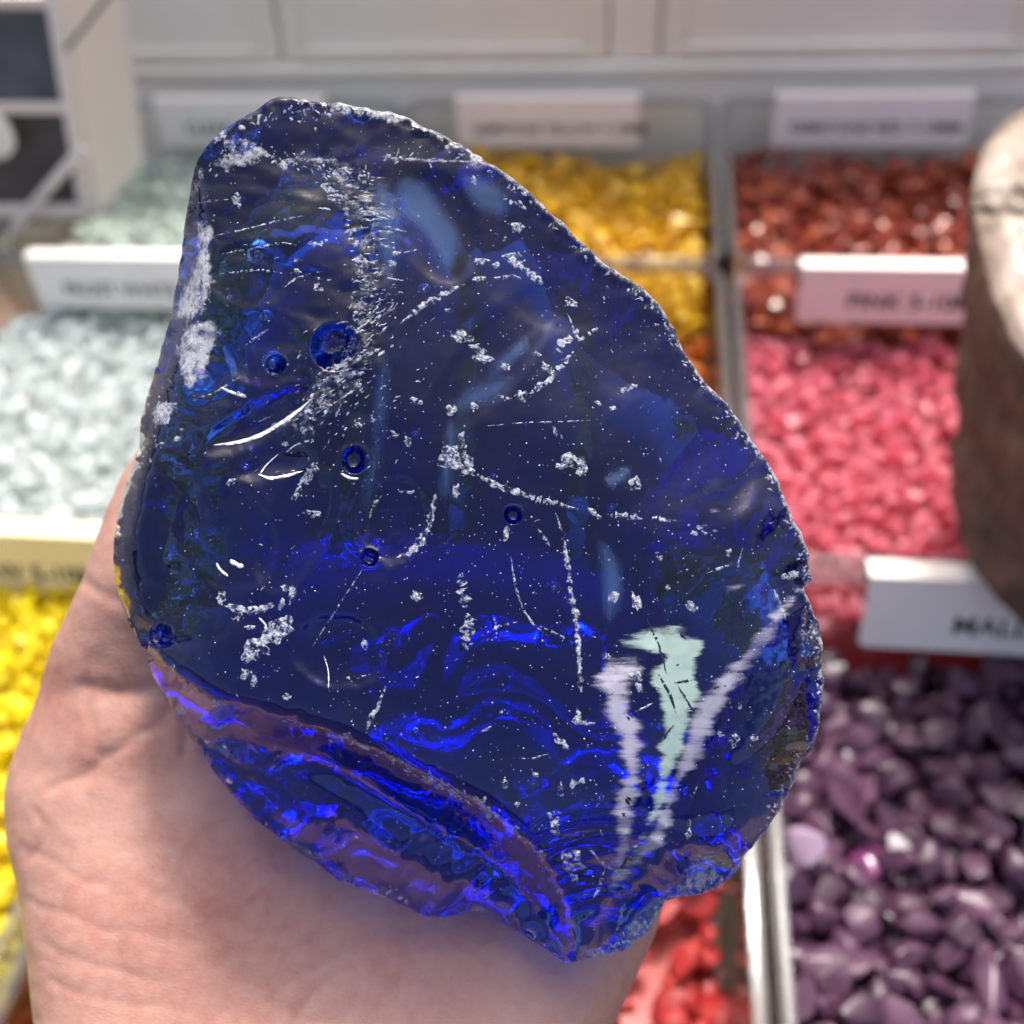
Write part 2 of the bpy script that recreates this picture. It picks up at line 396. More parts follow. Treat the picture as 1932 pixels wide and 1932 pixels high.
def sp_purple(o, px, py):
    if 1465 < px < 1540 and 1540 < py < 1620 and 'pale' not in done:
        done.add('pale'); o['label'] = 'large pale lilac stone beside the clear tray wall'; o.scale = (1.0, 1.15, 1.3)
        o.data = o.data.copy(); o.data.materials.clear(); o.data.materials.append(stone_mat('pale_lilac_mat', [(0, (.34, .22, .34)), (1, (.5, .38, .49))], .3, .2, .6))
    elif 1830 < px < 1880 and 1840 < py < 1932 and 'long' not in done:
        done.add('long'); o['label'] = 'long dusky purple stone chip near the bottom right corner'; o.scale = (2.0, 1.1, 1.0)
    elif 1600 < px < 1680 and 1640 < py < 1720 and 'magenta' not in done:
        done.add('magenta'); o['label'] = 'magenta tinted stone right of the large pale lilac stone'; o.scale = o.scale*1.25
        o.data = o.data.copy(); o.data.materials.clear(); o.data.materials.append(stone_mat('magenta_mat', [(0, (.15, .025, .11)), (1, (.24, .06, .18))], .2, .2, .6))
done = set()
cnt = {}
cnt['purple'] = fill(1, 3, 'purple_stone', 'glossy purple stone chip below the MALL label', 'stone', 'purple stone chips in the front tray', M_PURP, .0165, -.050, (1.25, .9, .62), 16, .62, 16, .06, special=sp_purple)
cnt['pink'] = fill(1, 2, 'pink_stone', 'pink stone under the PINK label', 'stone', 'pink gravel stones in the tray', M_PINK, .0125, -.050, (1.15, .9, .7), 7, .72, 12, .06)
cnt['dred'] = fill(1, 1, 'dark_red_stone', 'dark red translucent stone', 'stone', 'dark red stones in the back tray', M_DRED, .017, -.047, (1.2, .9, .7), 7, .75, 12, .06)
cnt['amber'] = fill(0, 1, 'amber_stone', 'amber yellow translucent stone', 'stone', 'amber yellow stones in the back tray', M_AMB, .0155, -.046, (1.2, .9, .7), 7, .72, 12, .06, slope=(-.05, 0))
cnt['org'] = fill(0, 2, 'orange_stone', 'orange stone behind the blue glass', 'stone', 'orange stones in the middle tray', M_ORG, .0155, -.052, (1.2, .9, .7), 6, .75, 12, .06)
cnt['frost'] = fill(-1, 2, 'frost_white_stone', 'frosty white stone under FROST WHITE label', 'stone', 'frosty white gravel in the tray', M_FROST, .0125, -.042, (1.1, .9, .75), 6, .74, 12, .06)
cnt['pale'] = fill(-1, 1, 'pale_green_stone', 'pale green-white stone', 'stone', 'pale green-white gravel in the back tray', M_PALE, .0125, -.038, (1.1, .9, .75), 6, .74, 12, .06, slope=(.12, 0), mask=lambda x, y: (x+.24)+(y+.24)*.55 > .035)
cnt['yel'] = fill(-1, 3, 'bright_yellow_stone', 'bright yellow stone beside the thumb', 'stone', 'bright yellow gravel beside the thumb', M_YEL, .0115, -.033, (1.1, .9, .75), 6, .74, 12, .06)
cnt['red'] = fill(0, 3, 'red_stone', 'bright red smooth chunk below the hand', 'stone', 'bright red stone chunks', M_RED, .0205, -.050, (1.0, .88, .8), 7, .78, 12, .10)
print('STONES', cnt)

# ------------------------------------------------------------------ tray labels
def card(loc, w, h, fold, text, size, label, tilt=0., lx=None, corner=.003, align='LEFT'):
    e = empty('tray_label', loc); tag(e, label, 'label', 'printed labels on the trays')
    th = .0007
    # profile (y,z): short flap behind the wall, top over the rim, face hanging in front
    fy = -.0042
    prof = [(.0058, -.012), (.0058, .0012), (fy, .0016), (fy-tilt*h, -h)]
    def strip(a, b, x0, x1):
        pass
    mb = MB()
    def sheet(a, b, rounded=False):
        (y0, z0), (y1, z1) = a, b
        d = np.array([y1-y0, z1-z0]); d /= np.linalg.norm(d); nrm = np.array([-d[1], d[0]])*th/2
        out = [(0, 0), (w, 0)]
        if rounded:
            L = np.hypot(y1-y0, z1-z0); cr = corner/L
            pts = [(0, 0), (w, 0), (w, 1-cr), (w-corner*.3, 1-cr*.3), (w-corner, 1), (corner, 1), (corner*.3, 1-cr*.3), (0, 1-cr)]
        else: pts = [(0, 0), (w, 0), (w, 1), (0, 1)]
        v = []
        for s in (1, -1):
            for x, t in pts: v.append((x, y0+(y1-y0)*t+s*nrm[0], z0+(z1-z0)*t+s*nrm[1]))
        n = len(pts); f = [tuple(range(n)), tuple(range(2*n-1, n-1, -1))]+[(i, n+i, n+(i+1) % n, (i+1) % n) for i in range(n)]
        mb.add(v, f)
    sheet(prof[0], prof[1]); sheet(prof[1], prof[2]); sheet(prof[2], prof[3], True)
    obj('card', mb.mesh('card'), CREAM if 'cream' in label else PAPER, e)
    cu = bpy.data.curves.new('lettering', 'FONT'); cu.body = text; cu.size = size; cu.extrude = .0001; cu.offset = size*.018; cu.resolution_u = 3
    cu.align_x = align; cu.space_character = 1.02
    to = bpy.data.objects.new('tmp', cu); COL.objects.link(to)
    dg = bpy.context.evaluated_depsgraph_get(); me = bpy.data.meshes.new_from_object(to.evaluated_get(dg)); bpy.data.objects.remove(to)
    me.name = 'lettering'
    ang = math.atan2(tilt*h, h)
    lo = obj('lettering', me, INK, e)
    x0 = lx if lx is not None else w*.06
    zc = -h*.72
    lo.rotation_euler = (R(90)-ang, 0, 0); lo.location = (x0, fy-tilt*h*.72-.0006, zc)
    return e
def labx(px, py): return float(onz(px, py)[0])
ry = lambda r: -(r-1)*TW-.0045
card((labx(298, 183), ry(1), 0), .141, .034, .01, 'CLEAR 5-10MM', .0132, 'white card label on the tray of pale green-white gravel', .1, .022)
card((labx(862, 183), ry(1), 0), .141, .034, .01, 'GEMSTONE YELLOW 7-10MM', .0102, 'white card label reading GEMSTONE YELLOW above the amber stones', .1, .012)
card((labx(1462, 178), ry(1), 0), .142, .034, .01, 'GEMSTONE RED 7-10MM', .0112, 'white card label reading GEMSTONE RED above the dark red stones', .1, .012)
card((labx(45, 490), ry(2), 0), .139, .033, .01, 'FROST WHITE 5-10MM', .0118, 'white card label reading FROST WHITE on the frosty gravel tray', .1, .020)
card((labx(1510, 490), ry(2), 0), .139, .033, .01, 'PINK 5-10MM', .0138, 'white card label reading PINK 5-10MM on the pink gravel tray', .1, .028)
card((labx(-240, 1010), ry(3), 0), .139, .033, .01, 'YELLOW 5-10MM', .0125, 'cream card label on the tray of bright yellow gravel', .15, .016)
card((labx(1636, 1068), ry(3), 0), .139, .033, .01, 'MALL', .0125, 'white card label reading MALL above the purple stone chips', .25, .036)

# ------------------------------------------------------------------ white framed box at the upper left
def bx(px, py, off=0.):
    n = np.array([0, 1., -LEAN]); q = onplane(px, py, (0, -.191, 0), n); return q+np.array([0, off, 0])
B0 = bx(175, 407)
box = empty('framed_display_box', B0); tag(box, 'white framed display box with dark panes and a diagonal brace at upper left', 'box')
def barpx(mb, a, b, w, h=.006, off=0.):
    mb.bar(bx(*a, off)-B0, bx(*b, off)-B0, w, h, (0, -1, 0)); return mb
def boxpart(name, specs, mat, bev=.0008, parent=box, h=.006, off=0.):
    mb = MB()
    for a, b, w in specs: barpx(mb, a, b, w, h, off)
    return obj(name, mb.mesh(name, bev, True), mat, parent)
boxpart('front_post', [((164, 402), (88, -90), .0085)], WHITEFRAME)
boxpart('bottom_rail', [((-260, 397), (160, 397), .0085)], WHITEFRAME, h=.0055)
boxpart('middle_rail', [((-260, 203), (136, 203), .006)], WHITEFRAME, h=.0055)
boxpart('top_rail', [((-260, 2), (104, 2), .007)], WHITEFRAME, h=.0055)
boxpart('diagonal_brace', [((166, 268), (8, 452), .0065)], WHITEFRAME, off=-.0066, h=.004)
boxpart('grey_cord', [((132, 88), (225, -30), .003)], GREYCORD, off=-.006, h=.003)
def pane(name, pts, mat, off):
    a = [bx(x, y, off)-B0 for x, y in pts]; b = [q+np.array([0, .004, 0]) for q in a]
    return obj(name, mesh(name, a+b, [(0, 1, 2, 3), (7, 6, 5, 4), (0, 4, 5, 1), (1, 5, 6, 2), (2, 6, 7, 3), (3, 7, 4, 0)]), mat, box)
pane('upper_pane', [(-260, 10), (105, 10), (138, 200), (-260, 200)], DARKP, .006)
pane('lower_pane', [(-260, 206), (140, 206), (166, 392), (-260, 392)], BROWNP, .006)
def side():
    a = bx(172, 405); b = bx(92, -90); q = np.array([0.003, .075, 0])
    vs = [a, b, b+q, a+q]; vs = [v+np.array([.0045, .002, 0])-B0 for v in vs]; w = [v-np.array([.004, 0, 0]) for v in vs]
    return obj('side_panel', mesh('side_panel', vs+w, [(0, 1, 2, 3), (7, 6, 5, 4), (0, 4, 5, 1), (1, 5, 6, 2), (2, 6, 7, 3), (3, 7, 4, 0)]), WHITEFRAME, box)
side()
tc_ = bx(-8, 235, -.012)
disc = MB(); nn = 40; rr = 52/1932*float((tc_-CAM)@FW)
v = []; 
for s, yy in ((rr*.94, -.0012), (rr, -.0004), (rr, .0008)):
    v += [(s*math.cos(2*math.pi*i/nn), yy, s*math.sin(2*math.pi*i/nn)) for i in range(nn)]
f = [tuple(range(nn)), tuple(range(3*nn-1, 2*nn-1, -1))]
for k in (0, 1): f += [(k*nn+i, k*nn+(i+1) % nn, (k+1)*nn+(i+1) % nn, (k+1)*nn+i) for i in range(nn)]
disc.add(v, f)
dk = empty('round_tag', tc_); tag(dk, 'round white tag hanging on the white framed box', 'tag')
obj('tag_disc', disc.mesh('tag_disc', 0, True), PAPER, dk)
mb = MB().bar((0, 0, rr*.9), (0.001, .008, rr*1.45), .0008, .0008, (1, 0, 0)); obj('string', mb.mesh('string'), GREYCORD, dk)

# ------------------------------------------------------------------ petrified wood log on the tray rims
def bark_mat():
    m, t, b, o = newmat('brown_bark')
    tc = N(t, 'ShaderNodeTexCoord'); mp = N(t, 'ShaderNodeMapping'); mp.inputs['Scale'].default_value = (1, 1, .35)
    t.links.new(tc.outputs['Object'], mp.inputs[0])
    n1 = noise(t, 55, 5, .65, mp.outputs[0]); n2 = noise(t, 260, 4, .6, mp.outputs[0])
    f = math_(t, 'ADD', math_(t, 'MULTIPLY', n1.outputs[0], .7), math_(t, 'MULTIPLY', n2.outputs[0], .3))
    t.links.new(ramp(t, f, [(.32, (.045, .024, .016)), (.47, (.12, .068, .046)), (.6, (.19, .10, .065)), (.75, (.26, .17, .11))]), b.inputs['Base Color'])
    b.inputs['Roughness'].default_value = .75
    t.links.new(bump(t, f, 1., .009), b.inputs['Normal']); return m
def face_mat():
    m, t, b, o = newmat('pale_cut_face')
    n1 = noise(t, 28, 6, .6, None, 1.2); n2 = noise(t, 160, 5, .7)
    f = math_(t, 'ADD', math_(t, 'MULTIPLY', n1.outputs[0], .75), math_(t, 'MULTIPLY', n2.outputs[0], .25))
    t.links.new(ramp(t, f, [(.30, (.06, .04, .025)), (.40, (.17, .12, .075)), (.5, (.27, .215, .16)), (.58, (.29, .21, .17)), (.70, (.36, .32, .265))]), b.inputs['Base Color'])
    b.inputs['Roughness'].default_value = .45
    t.links.new(bump(t, n2.outputs[0], .3, .002), b.inputs['Normal']); return m
BARK, FACE = bark_mat(), face_mat(); CRACK = simple('dark_crack', (.06, .055, .05), .8, .3)
fpx = smooth_closed([(1828,370),(1843,292),(1880,236),(1935,196),(2030,168),(2150,190),(2230,290),(2250,430),(2210,590),(2120,690),(2030,730),(1935,692),(1884,612),(1850,490)], 2)
ZF = .128
fn = np.array([-.16, -.10, 1.]); fn /= np.linalg.norm(fn)
fp0 = onz(2040, 445, ZF)
facep = np.array([onplane(x, y, fp0, fn) for x, y in fpx])
bpx = smooth_closed([(1796,900),(1815,790),(1930,720),(2060,700),(2200,740),(2290,830),(2330,960),(2300,1120),(2180,1230),(2050,1245),(1935,1192),(1856,1134),(1808,1040)], 2)
basep = np.array([onz(x, y, .0015) for x, y in bpx])
def byang(pts, n=72):
    c = pts.mean(0); a = np.unwrap(np.arctan2(pts[:, 1]-c[1], pts[:, 0]-c[0])); 
    if a[-1] < a[0]: pts = pts[::-1]; a = np.unwrap(np.arctan2(pts[:, 1]-c[1], pts[:, 0]-c[0]))
    th = np.linspace(0, 2*np.pi, n, endpoint=False); out = []
    a2 = np.concatenate([a-2*np.pi, a, a+2*np.pi]); p2 = np.concatenate([pts]*3)
    return np.stack([np.interp(th, a2, p2[:, k]) for k in range(3)], 1), c
fa, fc = byang(facep); ba, bc = byang(basep)
LO = bc.copy(); nr = 26; n = 72
log = empty('petrified_log', LO); tag(log, 'upright chunk of petrified wood with brown bark and pale cut top at the right edge', 'log')
vv = []; th = np.linspace(0, 2*np.pi, n, endpoint=False)
for k in range(nr+1):
    t_ = k/nr; ring = ba*(1-t_)+fa*t_; c = bc*(1-t_)+fc*t_
    bulge = 1+.02*math.sin(math.pi*t_)
    edge = 1-.05*(max(0, .1-t_)/.1)**2-.03*(max(0, t_-.96)/.04)**2
    nz = fbm(th*57+3*np.sin(th), np.full(n, k*9.), 22., 4)*.11*(1-.7*(t_ > .97))
    ring = c+(ring-c)*(bulge*edge*(1+nz))[:, None]; vv += list(ring-LO)
ff = [(k*n+i, k*n+(i+1) % n, (k+1)*n+(i+1) % n, (k+1)*n+i) for k in range(nr) for i in range(n)]
ff.append(tuple(range(n-1, -1, -1)))
obj('bark', mesh('bark', vv, ff, True), BARK, log)
top_ring = np.array(vv[-n:]); ctop = top_ring.mean(0)
vv = []; nrr = 18
crk = [[(1826,372),(1880,362),(1940,372),(2010,360)], [(1830,392),(1900,402),(1960,408),(2060,400)], [(1905,352),(1935,385)]]
for k in range(nrr+1):
    s = 1.0-k/nrr*.96
    ring = ctop+(top_ring-ctop)*s
    e_ = .004*(1-math.exp(-(k)*.8)); ring = ring+fn*e_
    px = np.array([project(q+LO)[:2] for q in ring])
    dep = np.zeros(n)
    for c_ in crk: dep = np.maximum(dep, 1-sstep(2, 9, dseg(px, c_)))
    ring = ring+fn[None]*(fbm(px[:, 0], px[:, 1], 60., 4)*.004-dep*.0035*(k > 0))[:, None]
    vv += list(ring)
vv.append(ctop+fn*.004)
ff = [(k*n+i, k*n+(i+1) % n, (k+1)*n+(i+1) % n, (k+1)*n+i) for k in range(nrr) for i in range(n)]+[(nrr*n+i, nrr*n+(i+1) % n, len(vv)-1) for i in range(n)]
obj('cut_face', mesh('cut_face', vv, ff, True), FACE, log)
for c_, w in zip(crk, (.0008, .0006, .0014)):
    mb = MB(); pts = resample(c_, 14, False)
    q = [onplane(x, y+1.5*math.sin(x*.3), fp0+fn*.0022, fn)-LO for x, y in pts]
    for a, b in zip(q[:-1], q[1:]): mb.bar(a, b, w*random.uniform(.6, 1.2), .0012, fn)
    obj('crack', mb.mesh('crack'), CRACK, log)

# ------------------------------------------------------------------ blue glass chunk
D0 = .165; KPX = D0/1932.
R1 = [(262,1215),(330,1270),(420,1330),(520,1350),(640,1390),(760,1440),(900,1510),(1010,1600),(1055,1680),(1085,1800)]
R2 = [(430,1335),(470,1385),(540,1440),(620,1500),(720,1570),(850,1650),(960,1718),(1030,1778)]
S1 = [(1095,1806),(1120,1735),(1165,1680),(1230,1625),(1300,1592),(1360,1590),(1392,1632)]
RR = [(1524,1112),(1450,1205),(1380,1315),(1310,1430),(1240,1560),(1168,1678)]
FR = [(640,322),(700,430),(692,560),(675,650),(610,745),(560,800)]
LR = [(392,300),(385,420),(375,560),(345,660),(300,780),(262,900),(240,1040),(250,1150)]
TR = [(400,292),(470,268),(560,300),(640,318),(720,296),(820,303),(905,305)]
def oh(x, y):
    if y > 1180 and x < 1070 and x < 1000: 
        return -50-110*float(sstep(1180, 1420, y))*float(1-.55*sstep(820, 1060, x))
    if x < 430 and y < 1200: return 38-158*float(sstep(250, 520, y))+50*float(sstep(900, 1150, y))
    if y < 330 and x < 960: return 38
    if y < 820 and x > 900: return 38-48*float(sstep(330, 800, y))
    if y > 1400: return -40
    return -25
cp = []; ce = []
def addline(pts, h, closed=False):
    s = len(cp); pts = [tuple(q) for q in pts]
    hs = h if isinstance(h, (list, tuple)) else [h]*len(pts)
    for q, z in zip(pts, hs): cp.append((*q, z))
    for i in range(len(pts)-(0 if closed else 1)): ce.append((s+i, s+(i+1) % len(pts)))
addline(CHUNK, [oh(*q) for q in CHUNK], True)
addline(R1, [20,60,95,105,110,110,110,95,70,10]); addline(R2, [-20,-45,-60,-60,-60,-70,-75,-60])
addline(S1, [0,50,70,75,70,50,0]); addline(RR, [10,55,75,85,85,75]); addline(FR, [50,68,88,100,102,100]); addline(LR, [20,45,50,45,35,25,20,15]); addline(TR, [36,42,46,48,48,48,46])
for x, y, z in [(470,340,46),(560,360,54),(480,450,58),(600,450,70),(470,560,62),(580,600,86),(450,680,60),(540,700,88),(400,800,62),(480,830,66),(330,950,50),(420,960,78),(360,1080,60),(520,1000,98),(480,1150,92),(600,1180,112),(400,1230,90),(700,1300,122),(560,1290,112),(620,900,104),(760,760,98),(800,500,64),(760,380,52),(900,400,50),(950,560,62),(1080,620,48),(880,900,104),(1050,800,92),(1200,760,55),(1000,1050,108),(1200,960,86),(1350,980,55),(900,1250,122),(1100,1200,114),(1280,1120,98),(1400,1080,60),(1430,960,36),(1050,1400,126),(900,1400,122),(1150,1500,122),(1230,1350,112),(1100,1620,112),(1440,1300,50),(1480,1200,32),(1400,1430,45),(1470,1400,20),(1330,1540,48),(1420,1540,10),
                (560,1400,-25),(650,1450,-55),(760,1520,-70),(880,1590,-80),(980,1670,-75),(1040,1740,-50),(500,1390,-15),(1170,1750,-60),(1220,1690,-60),(1300,1640,-50),(1350,1640,-40),(700,1640,-120),(500,1490,-120),(400,1390,-100)]:
    cp.append((x, y, z))
v2 = [Vector((q[0], q[1])) for q in cp]
cv, ced, cfc, ov, oe, of = delaunay_2d_cdt(v2, ce, [], 1, .01)
chh = np.array([np.mean([cp[i][2] for i in o_]) if o_ else 0 for o_ in ov]); cxy = np.array([(q.x, q.y) for q in cv])
def evalH(xy):
    xy = np.asarray(xy, float); out = np.full(len(xy), np.nan)
    for f_ in cfc:
        a, b, c = f_; A, B, C = cxy[a], cxy[b], cxy[c]
        lo = np.minimum(np.minimum(A, B), C)-.5; hi = np.maximum(np.maximum(A, B), C)+.5
        idx = np.where((xy[:, 0] >= lo[0]) & (xy[:, 0] <= hi[0]) & (xy[:, 1] >= lo[1]) & (xy[:, 1] <= hi[1]))[0]
        if not len(idx): continue
        q = xy[idx]; den = (B[1]-C[1])*(A[0]-C[0])+(C[0]-B[0])*(A[1]-C[1])
        if abs(den) < 1e-9: continue
        l1 = ((B[1]-C[1])*(q[:, 0]-C[0])+(C[0]-B[0])*(q[:, 1]-C[1]))/den
        l2 = ((C[1]-A[1])*(q[:, 0]-C[0])+(A[0]-C[0])*(q[:, 1]-C[1]))/den; l3 = 1-l1-l2
        ok = (l1 > -.002) & (l2 > -.002) & (l3 > -.002)
        out[idx[ok]] = l1[ok]*chh[a]+l2[ok]*chh[b]+l3[ok]*chh[c]
    return out
ol = resample(CHUNK, 7.5); no = len(ol)
jit = vnoise(np.arange(no)*1., np.zeros(no), 2.)*5+vnoise(np.arange(no)*1., np.ones(no)*40, 7.)*6
nrm2 = np.roll(ol, -1, 0)-np.roll(ol, 1, 0); nrm2 = np.stack([nrm2[:, 1], -nrm2[:, 0]], 1); nrm2 /= np.linalg.norm(nrm2, axis=1)[:, None]
soft = 1-sstep(1350, 1500, ol[:, 1])*(ol[:, 0] < 1000)*.6
soft = soft*(1-.6*((ol[:, 0] < 420) & (ol[:, 1] < 1250)))
ol = ol+nrm2*(jit*soft)[:, None]
SP = 8.6
gx, gy = np.meshgrid(np.arange(205, 1560, SP), np.arange(175, 1820, SP*.866)); gx = gx+((np.arange(gx.shape[0]) % 2)*SP/2)[:, None]
gp = np.stack([gx.ravel(), gy.ravel()], 1); gp = gp+rng.uniform(-1.6, 1.6, gp.shape)
gp = gp[inpoly(gp, ol)]; gp = gp[dseg(gp, np.vstack([ol, ol[:1]])) > 5]
lines = [resample(q, 7., False)[1:-1] for q in (R1, R2, S1, RR, FR, LR, TR)]
PITS = [(632,655,46),(670,868,26),(697,1052,17.5),(968,972,17.5),(307,1198,24),(521,689,20)]
for a_, b_, r_ in PITS:
    gp = gp[np.hypot(gp[:, 0]-a_, gp[:, 1]-b_) > r_*1.22]
    for fr_ in (.0, .25, .5, .7, .84, .93, 1.0, 1.08, 1.18):
        k_ = max(1, int(8+30*fr_)); an_ = np.arange(k_)*2*np.pi/k_+fr_*3
        gp = np.vstack([gp, np.stack([a_+r_*fr_*np.cos(an_), b_+r_*fr_*np.sin(an_)], 1)])
allp = np.vstack([ol]+lines); gp = gp[np.all([dseg(gp, q) > 4 for q in (R1, R2, S1, RR, FR, LR, TR)], 0)]
lp = np.vstack(lines); lp = lp[inpoly(lp, ol)]; lp = lp[dseg(lp, np.vstack([ol, ol[:1]])) > 4]
fine = np.vstack([ol, lp, gp])
fv, fe, ffc, ov, oe, of = delaunay_2d_cdt([Vector(q) for q in fine], [(i, (i+1) % no) for i in range(no)], [], 1, 1e-3)
fxy = np.array([(q.x, q.y) for q in fv]); nF = len(fxy)
isout = np.array([any(k < no for k in o_) for o_ in ov])
H = evalH(fxy)
bad = np.isnan(H)
if bad.any():
    good = np.where(~bad)[0]; kd = kdtree.KDTree(len(good))
    for i, g_ in enumerate(good): kd.insert((*fxy[g_], 0), i)
    kd.balance()
    for i in np.where(bad)[0]: H[i] = H[good[kd.find((*fxy[i], 0))[1]]]
tri = np.array([q for q in ffc if len(q) == 3])
ea = np.concatenate([tri[:, [0, 1]], tri[:, [1, 2]], tri[:, [2, 0]]]); ea = np.concatenate([ea, ea[:, ::-1]])
deg = np.bincount(ea[:, 0], minlength=nF)
def lap(h, it, w):
    for _ in range(it):
        m = np.bincount(ea[:, 0], weights=h[ea[:, 1]], minlength=nF)/np.maximum(deg, 1)
        h = np.where(isout, h, h*(1-w)+m*w)
    return h
H = lap(H, 14, .5)*.0+lap(H, 9, .5)
x, y = fxy[:, 0], fxy[:, 1]
dO = dseg(fxy, np.vstack([ol, ol[:1]])); fadeO = sstep(0, 45, dO)
def dent(cx, cy_, rx, ry_, ang, depth, pw=1.):
    a = R(ang); dx, dy = x-cx, y-cy_; u_ = (dx*math.cos(a)+dy*math.sin(a))/rx; w_ = (-dx*math.sin(a)+dy*math.cos(a))/ry_
    q = np.clip(1-u_*u_-w_*w_, 0, None); return -depth*np.sqrt(q)**pw
# conchoidal hollows
H += dent(490, 795, 125, 36, -28, 17)+dent(500, 850, 130, 34, -30, 7)
H += dent(520, 880, 75, 20, -15, 10)+dent(430, 1010, 110, 90, 60, 13)+dent(560, 1000, 60, 130, 25, 12)
H += dent(500, 660, 75, 70, 0, 10)+dent(640, 1230, 90, 70, 10, 12)+dent(360, 1140, 90, 80, 30, 10)
H += dent(740, 980, 70, 85, 15, 12)+dent(330, 990, 60, 110, 10, 9)+dent(470, 520, 80, 60, 0, 8)
H += dent(1440, 1300, 55, 150, 25, 12)+dent(1000, 500, 170, 90, 40, 4)+dent(930, 680, 190, 60, -50, 4)+dent(1180, 690, 70, 60, 20, 3)
H += dent(830, 430, 70, 110, -15, 7)+dent(1170, 1150, 90, 150, 25, 6)+dent(700, 600, 60, 200, 5, 5)
def ripples(cx, cy_, r0, r1, wl, amp, a0=-400, a1=400):
    rr_ = np.hypot(x-cx, y-cy_); an = np.degrees(np.arctan2(y-cy_, x-cx))
    m = sstep(r0, r0+15, rr_)*(1-sstep(r1-25, r1, rr_))*((an > a0) & (an < a1)); return amp*np.sin(rr_/wl*6.283)*m
H += ripples(720, 985, 15, 95, 17, 1.4)+ripples(1150, 1850, 90, 330, 38, 4.0, -120, -15)*fadeO+ripples(1060, 1850, 60, 420, 44, 2.6, -175, -95)*sstep(0, 20, dseg(fxy, R1)) * (H < 60)
H += ripples(380, 700, 30, 130, 24, 1.8)+ripples(1420, 680, 20, 60, 14, 1.2)+ripples(1490, 1260, 20, 90, 18, 1.2)
H += fadeO*(fbm(x, y, 110., 3)*np.where(x > 750, 2.5, 7)+fbm(x+900, y, 30., 2)*np.where(x > 750, .7, 2.0))
lz = inpoly(fxy, [(390,300),(620,330),(690,450),(670,640),(560,800),(300,800),(340,660)])
H += fadeO*lz*(vnoise(x*.25+y*.9, y*2.2-x*.6, 34.))*4
hk = np.exp(-(dseg(fxy, FR)/42.)**2); H += fadeO*hk*(vnoise(x*.35, y*1.6, 9.)*9+vnoise(x, y, 14.)*6)
edge = np.exp(-(dO/22.)**2); H += edge*(~isout)*(vnoise(x, y, 13.)*12)
sideband = (H < -70)*fadeO; H += sideband*(vnoise(x*.55+y*.35, y*1.5-x*.9, 90.)*22)
for a_, b_, r_ in PITS:
    q_ = np.hypot(x-a_, y-b_)/r_; H += np.where(q_ < 1, -r_*.95*np.sqrt(np.clip(1-q_**2, 0, 1)), 0)+np.exp(-((q_-1.06)/.08)**2)*1.5
# back of the chunk: large flat fracture planes, kept just clear of the palm and the fingers behind it
mz = [(x0, y0) for y0 in range(260, 1800, 170) for x0 in range(260, 1560, 170)]
mz = np.array(mz, float)+rng.uniform(-70, 70, (len(mz), 2)); mz = mz[inpoly(mz, CHUNK)]; mz = mz[dseg(mz, CHUNK+CHUNK[:1]) > 70]
bq = [(*q, oh(*q)) for q in CHUNK]
cen = np.array([900., 1010.])
for q in resample(CHUNK, 95.):
    dv = cen-q; dv /= np.hypot(*dv); t_ = q+dv*rng.uniform(26, 44)
    thin = (q[1] < 290 and q[0] < 700)
    bq.append((t_[0], t_[1], oh(*q)-(60 if thin else rng.uniform(130, 230))))
for q in mz:
    d = dseg(q[None], CHUNK+CHUNK[:1])[0]; bq.append((q[0], q[1], -230-220*min(1, d/330.)**.7+rng.uniform(-75, 75)))
bvv, _, bfc, bov, _, _ = delaunay_2d_cdt([Vector(q[:2]) for q in bq], [(i, (i+1) % len(CHUNK)) for i in range(len(CHUNK))], [], 1, .01)
keep = (cxy, chh, cfc)
cxy = np.array([(q.x, q.y) for q in bvv]); chh = np.array([np.mean([bq[i][2] for i in o_]) if o_ else 0 for o_ in bov]); cfc = bfc
HB = evalH(fxy); cxy, chh, cfc = keep
HB = np.where(np.isnan(HB), H-40, HB); HB = lap(HB, 3, .5)
HB += fadeO*(fbm(x-300, y+500, 170., 2)*18)

# palm surface depth (used by the hand and to seat the glass on it)
PY = [700, 900, 1100, 1300, 1450, 1600, 1750, 1932, 2200, 2450]; PD = [.196, .194, .194, .197, .1965, .193, .187, .1795, .166, .154]
def palm_base(px, py):
    d = np.interp(py, PY, PD)
    gs = lambda cx, cy_, r, a: a*np.exp(-(((px-cx)**2+(py-cy_)**2)/r**2))
    d = d+gs(300, 1650, 270, -.0065)+gs(1050, 1900, 260, -.0035)+gs(700, 1780, 200, .003)+gs(240, 1080, 190, -.006)+gs(150, 1400, 120, -.001)
    return d
lim = -(palm_base(x, y)-.0006-D0)/KPX
lim = lim+fadeO*(np.where(y > 1330, 235, 170)*np.clip(np.abs(vnoise(x*.7+y*.7+77, y*.9-x*.5, 105.))-.05, 0, 1))
inp = inpoly(fxy, PALM)
lim2 = lim-140*(1-sstep(0, 190, dseg(fxy, PALM+PALM[:1]))*1.)*(y < 1330)
HB = np.where(inp, np.maximum(HB, lim2), HB); HB = np.maximum(HB, -(.2015-D0)/KPX)
HB = np.minimum(HB, H-6); HB = np.where(isout, H, HB)
# where the rim itself would dip into the palm, lift it
H = np.where(inp, np.maximum(H, lim+2), H); HB = np.where(isout, H, np.minimum(HB, H-2))

vf = Parr(fxy, D0-H*KPX); vb = Parr(fxy, D0-HB*KPX)
CO = P(900, 1000, D0+.012)
bi = -np.ones(nF, int); bi[~isout] = np.arange((~isout).sum())+nF
bi[isout] = np.where(isout)[0]
va = np.vstack([vf, vb[~isout]])-CO
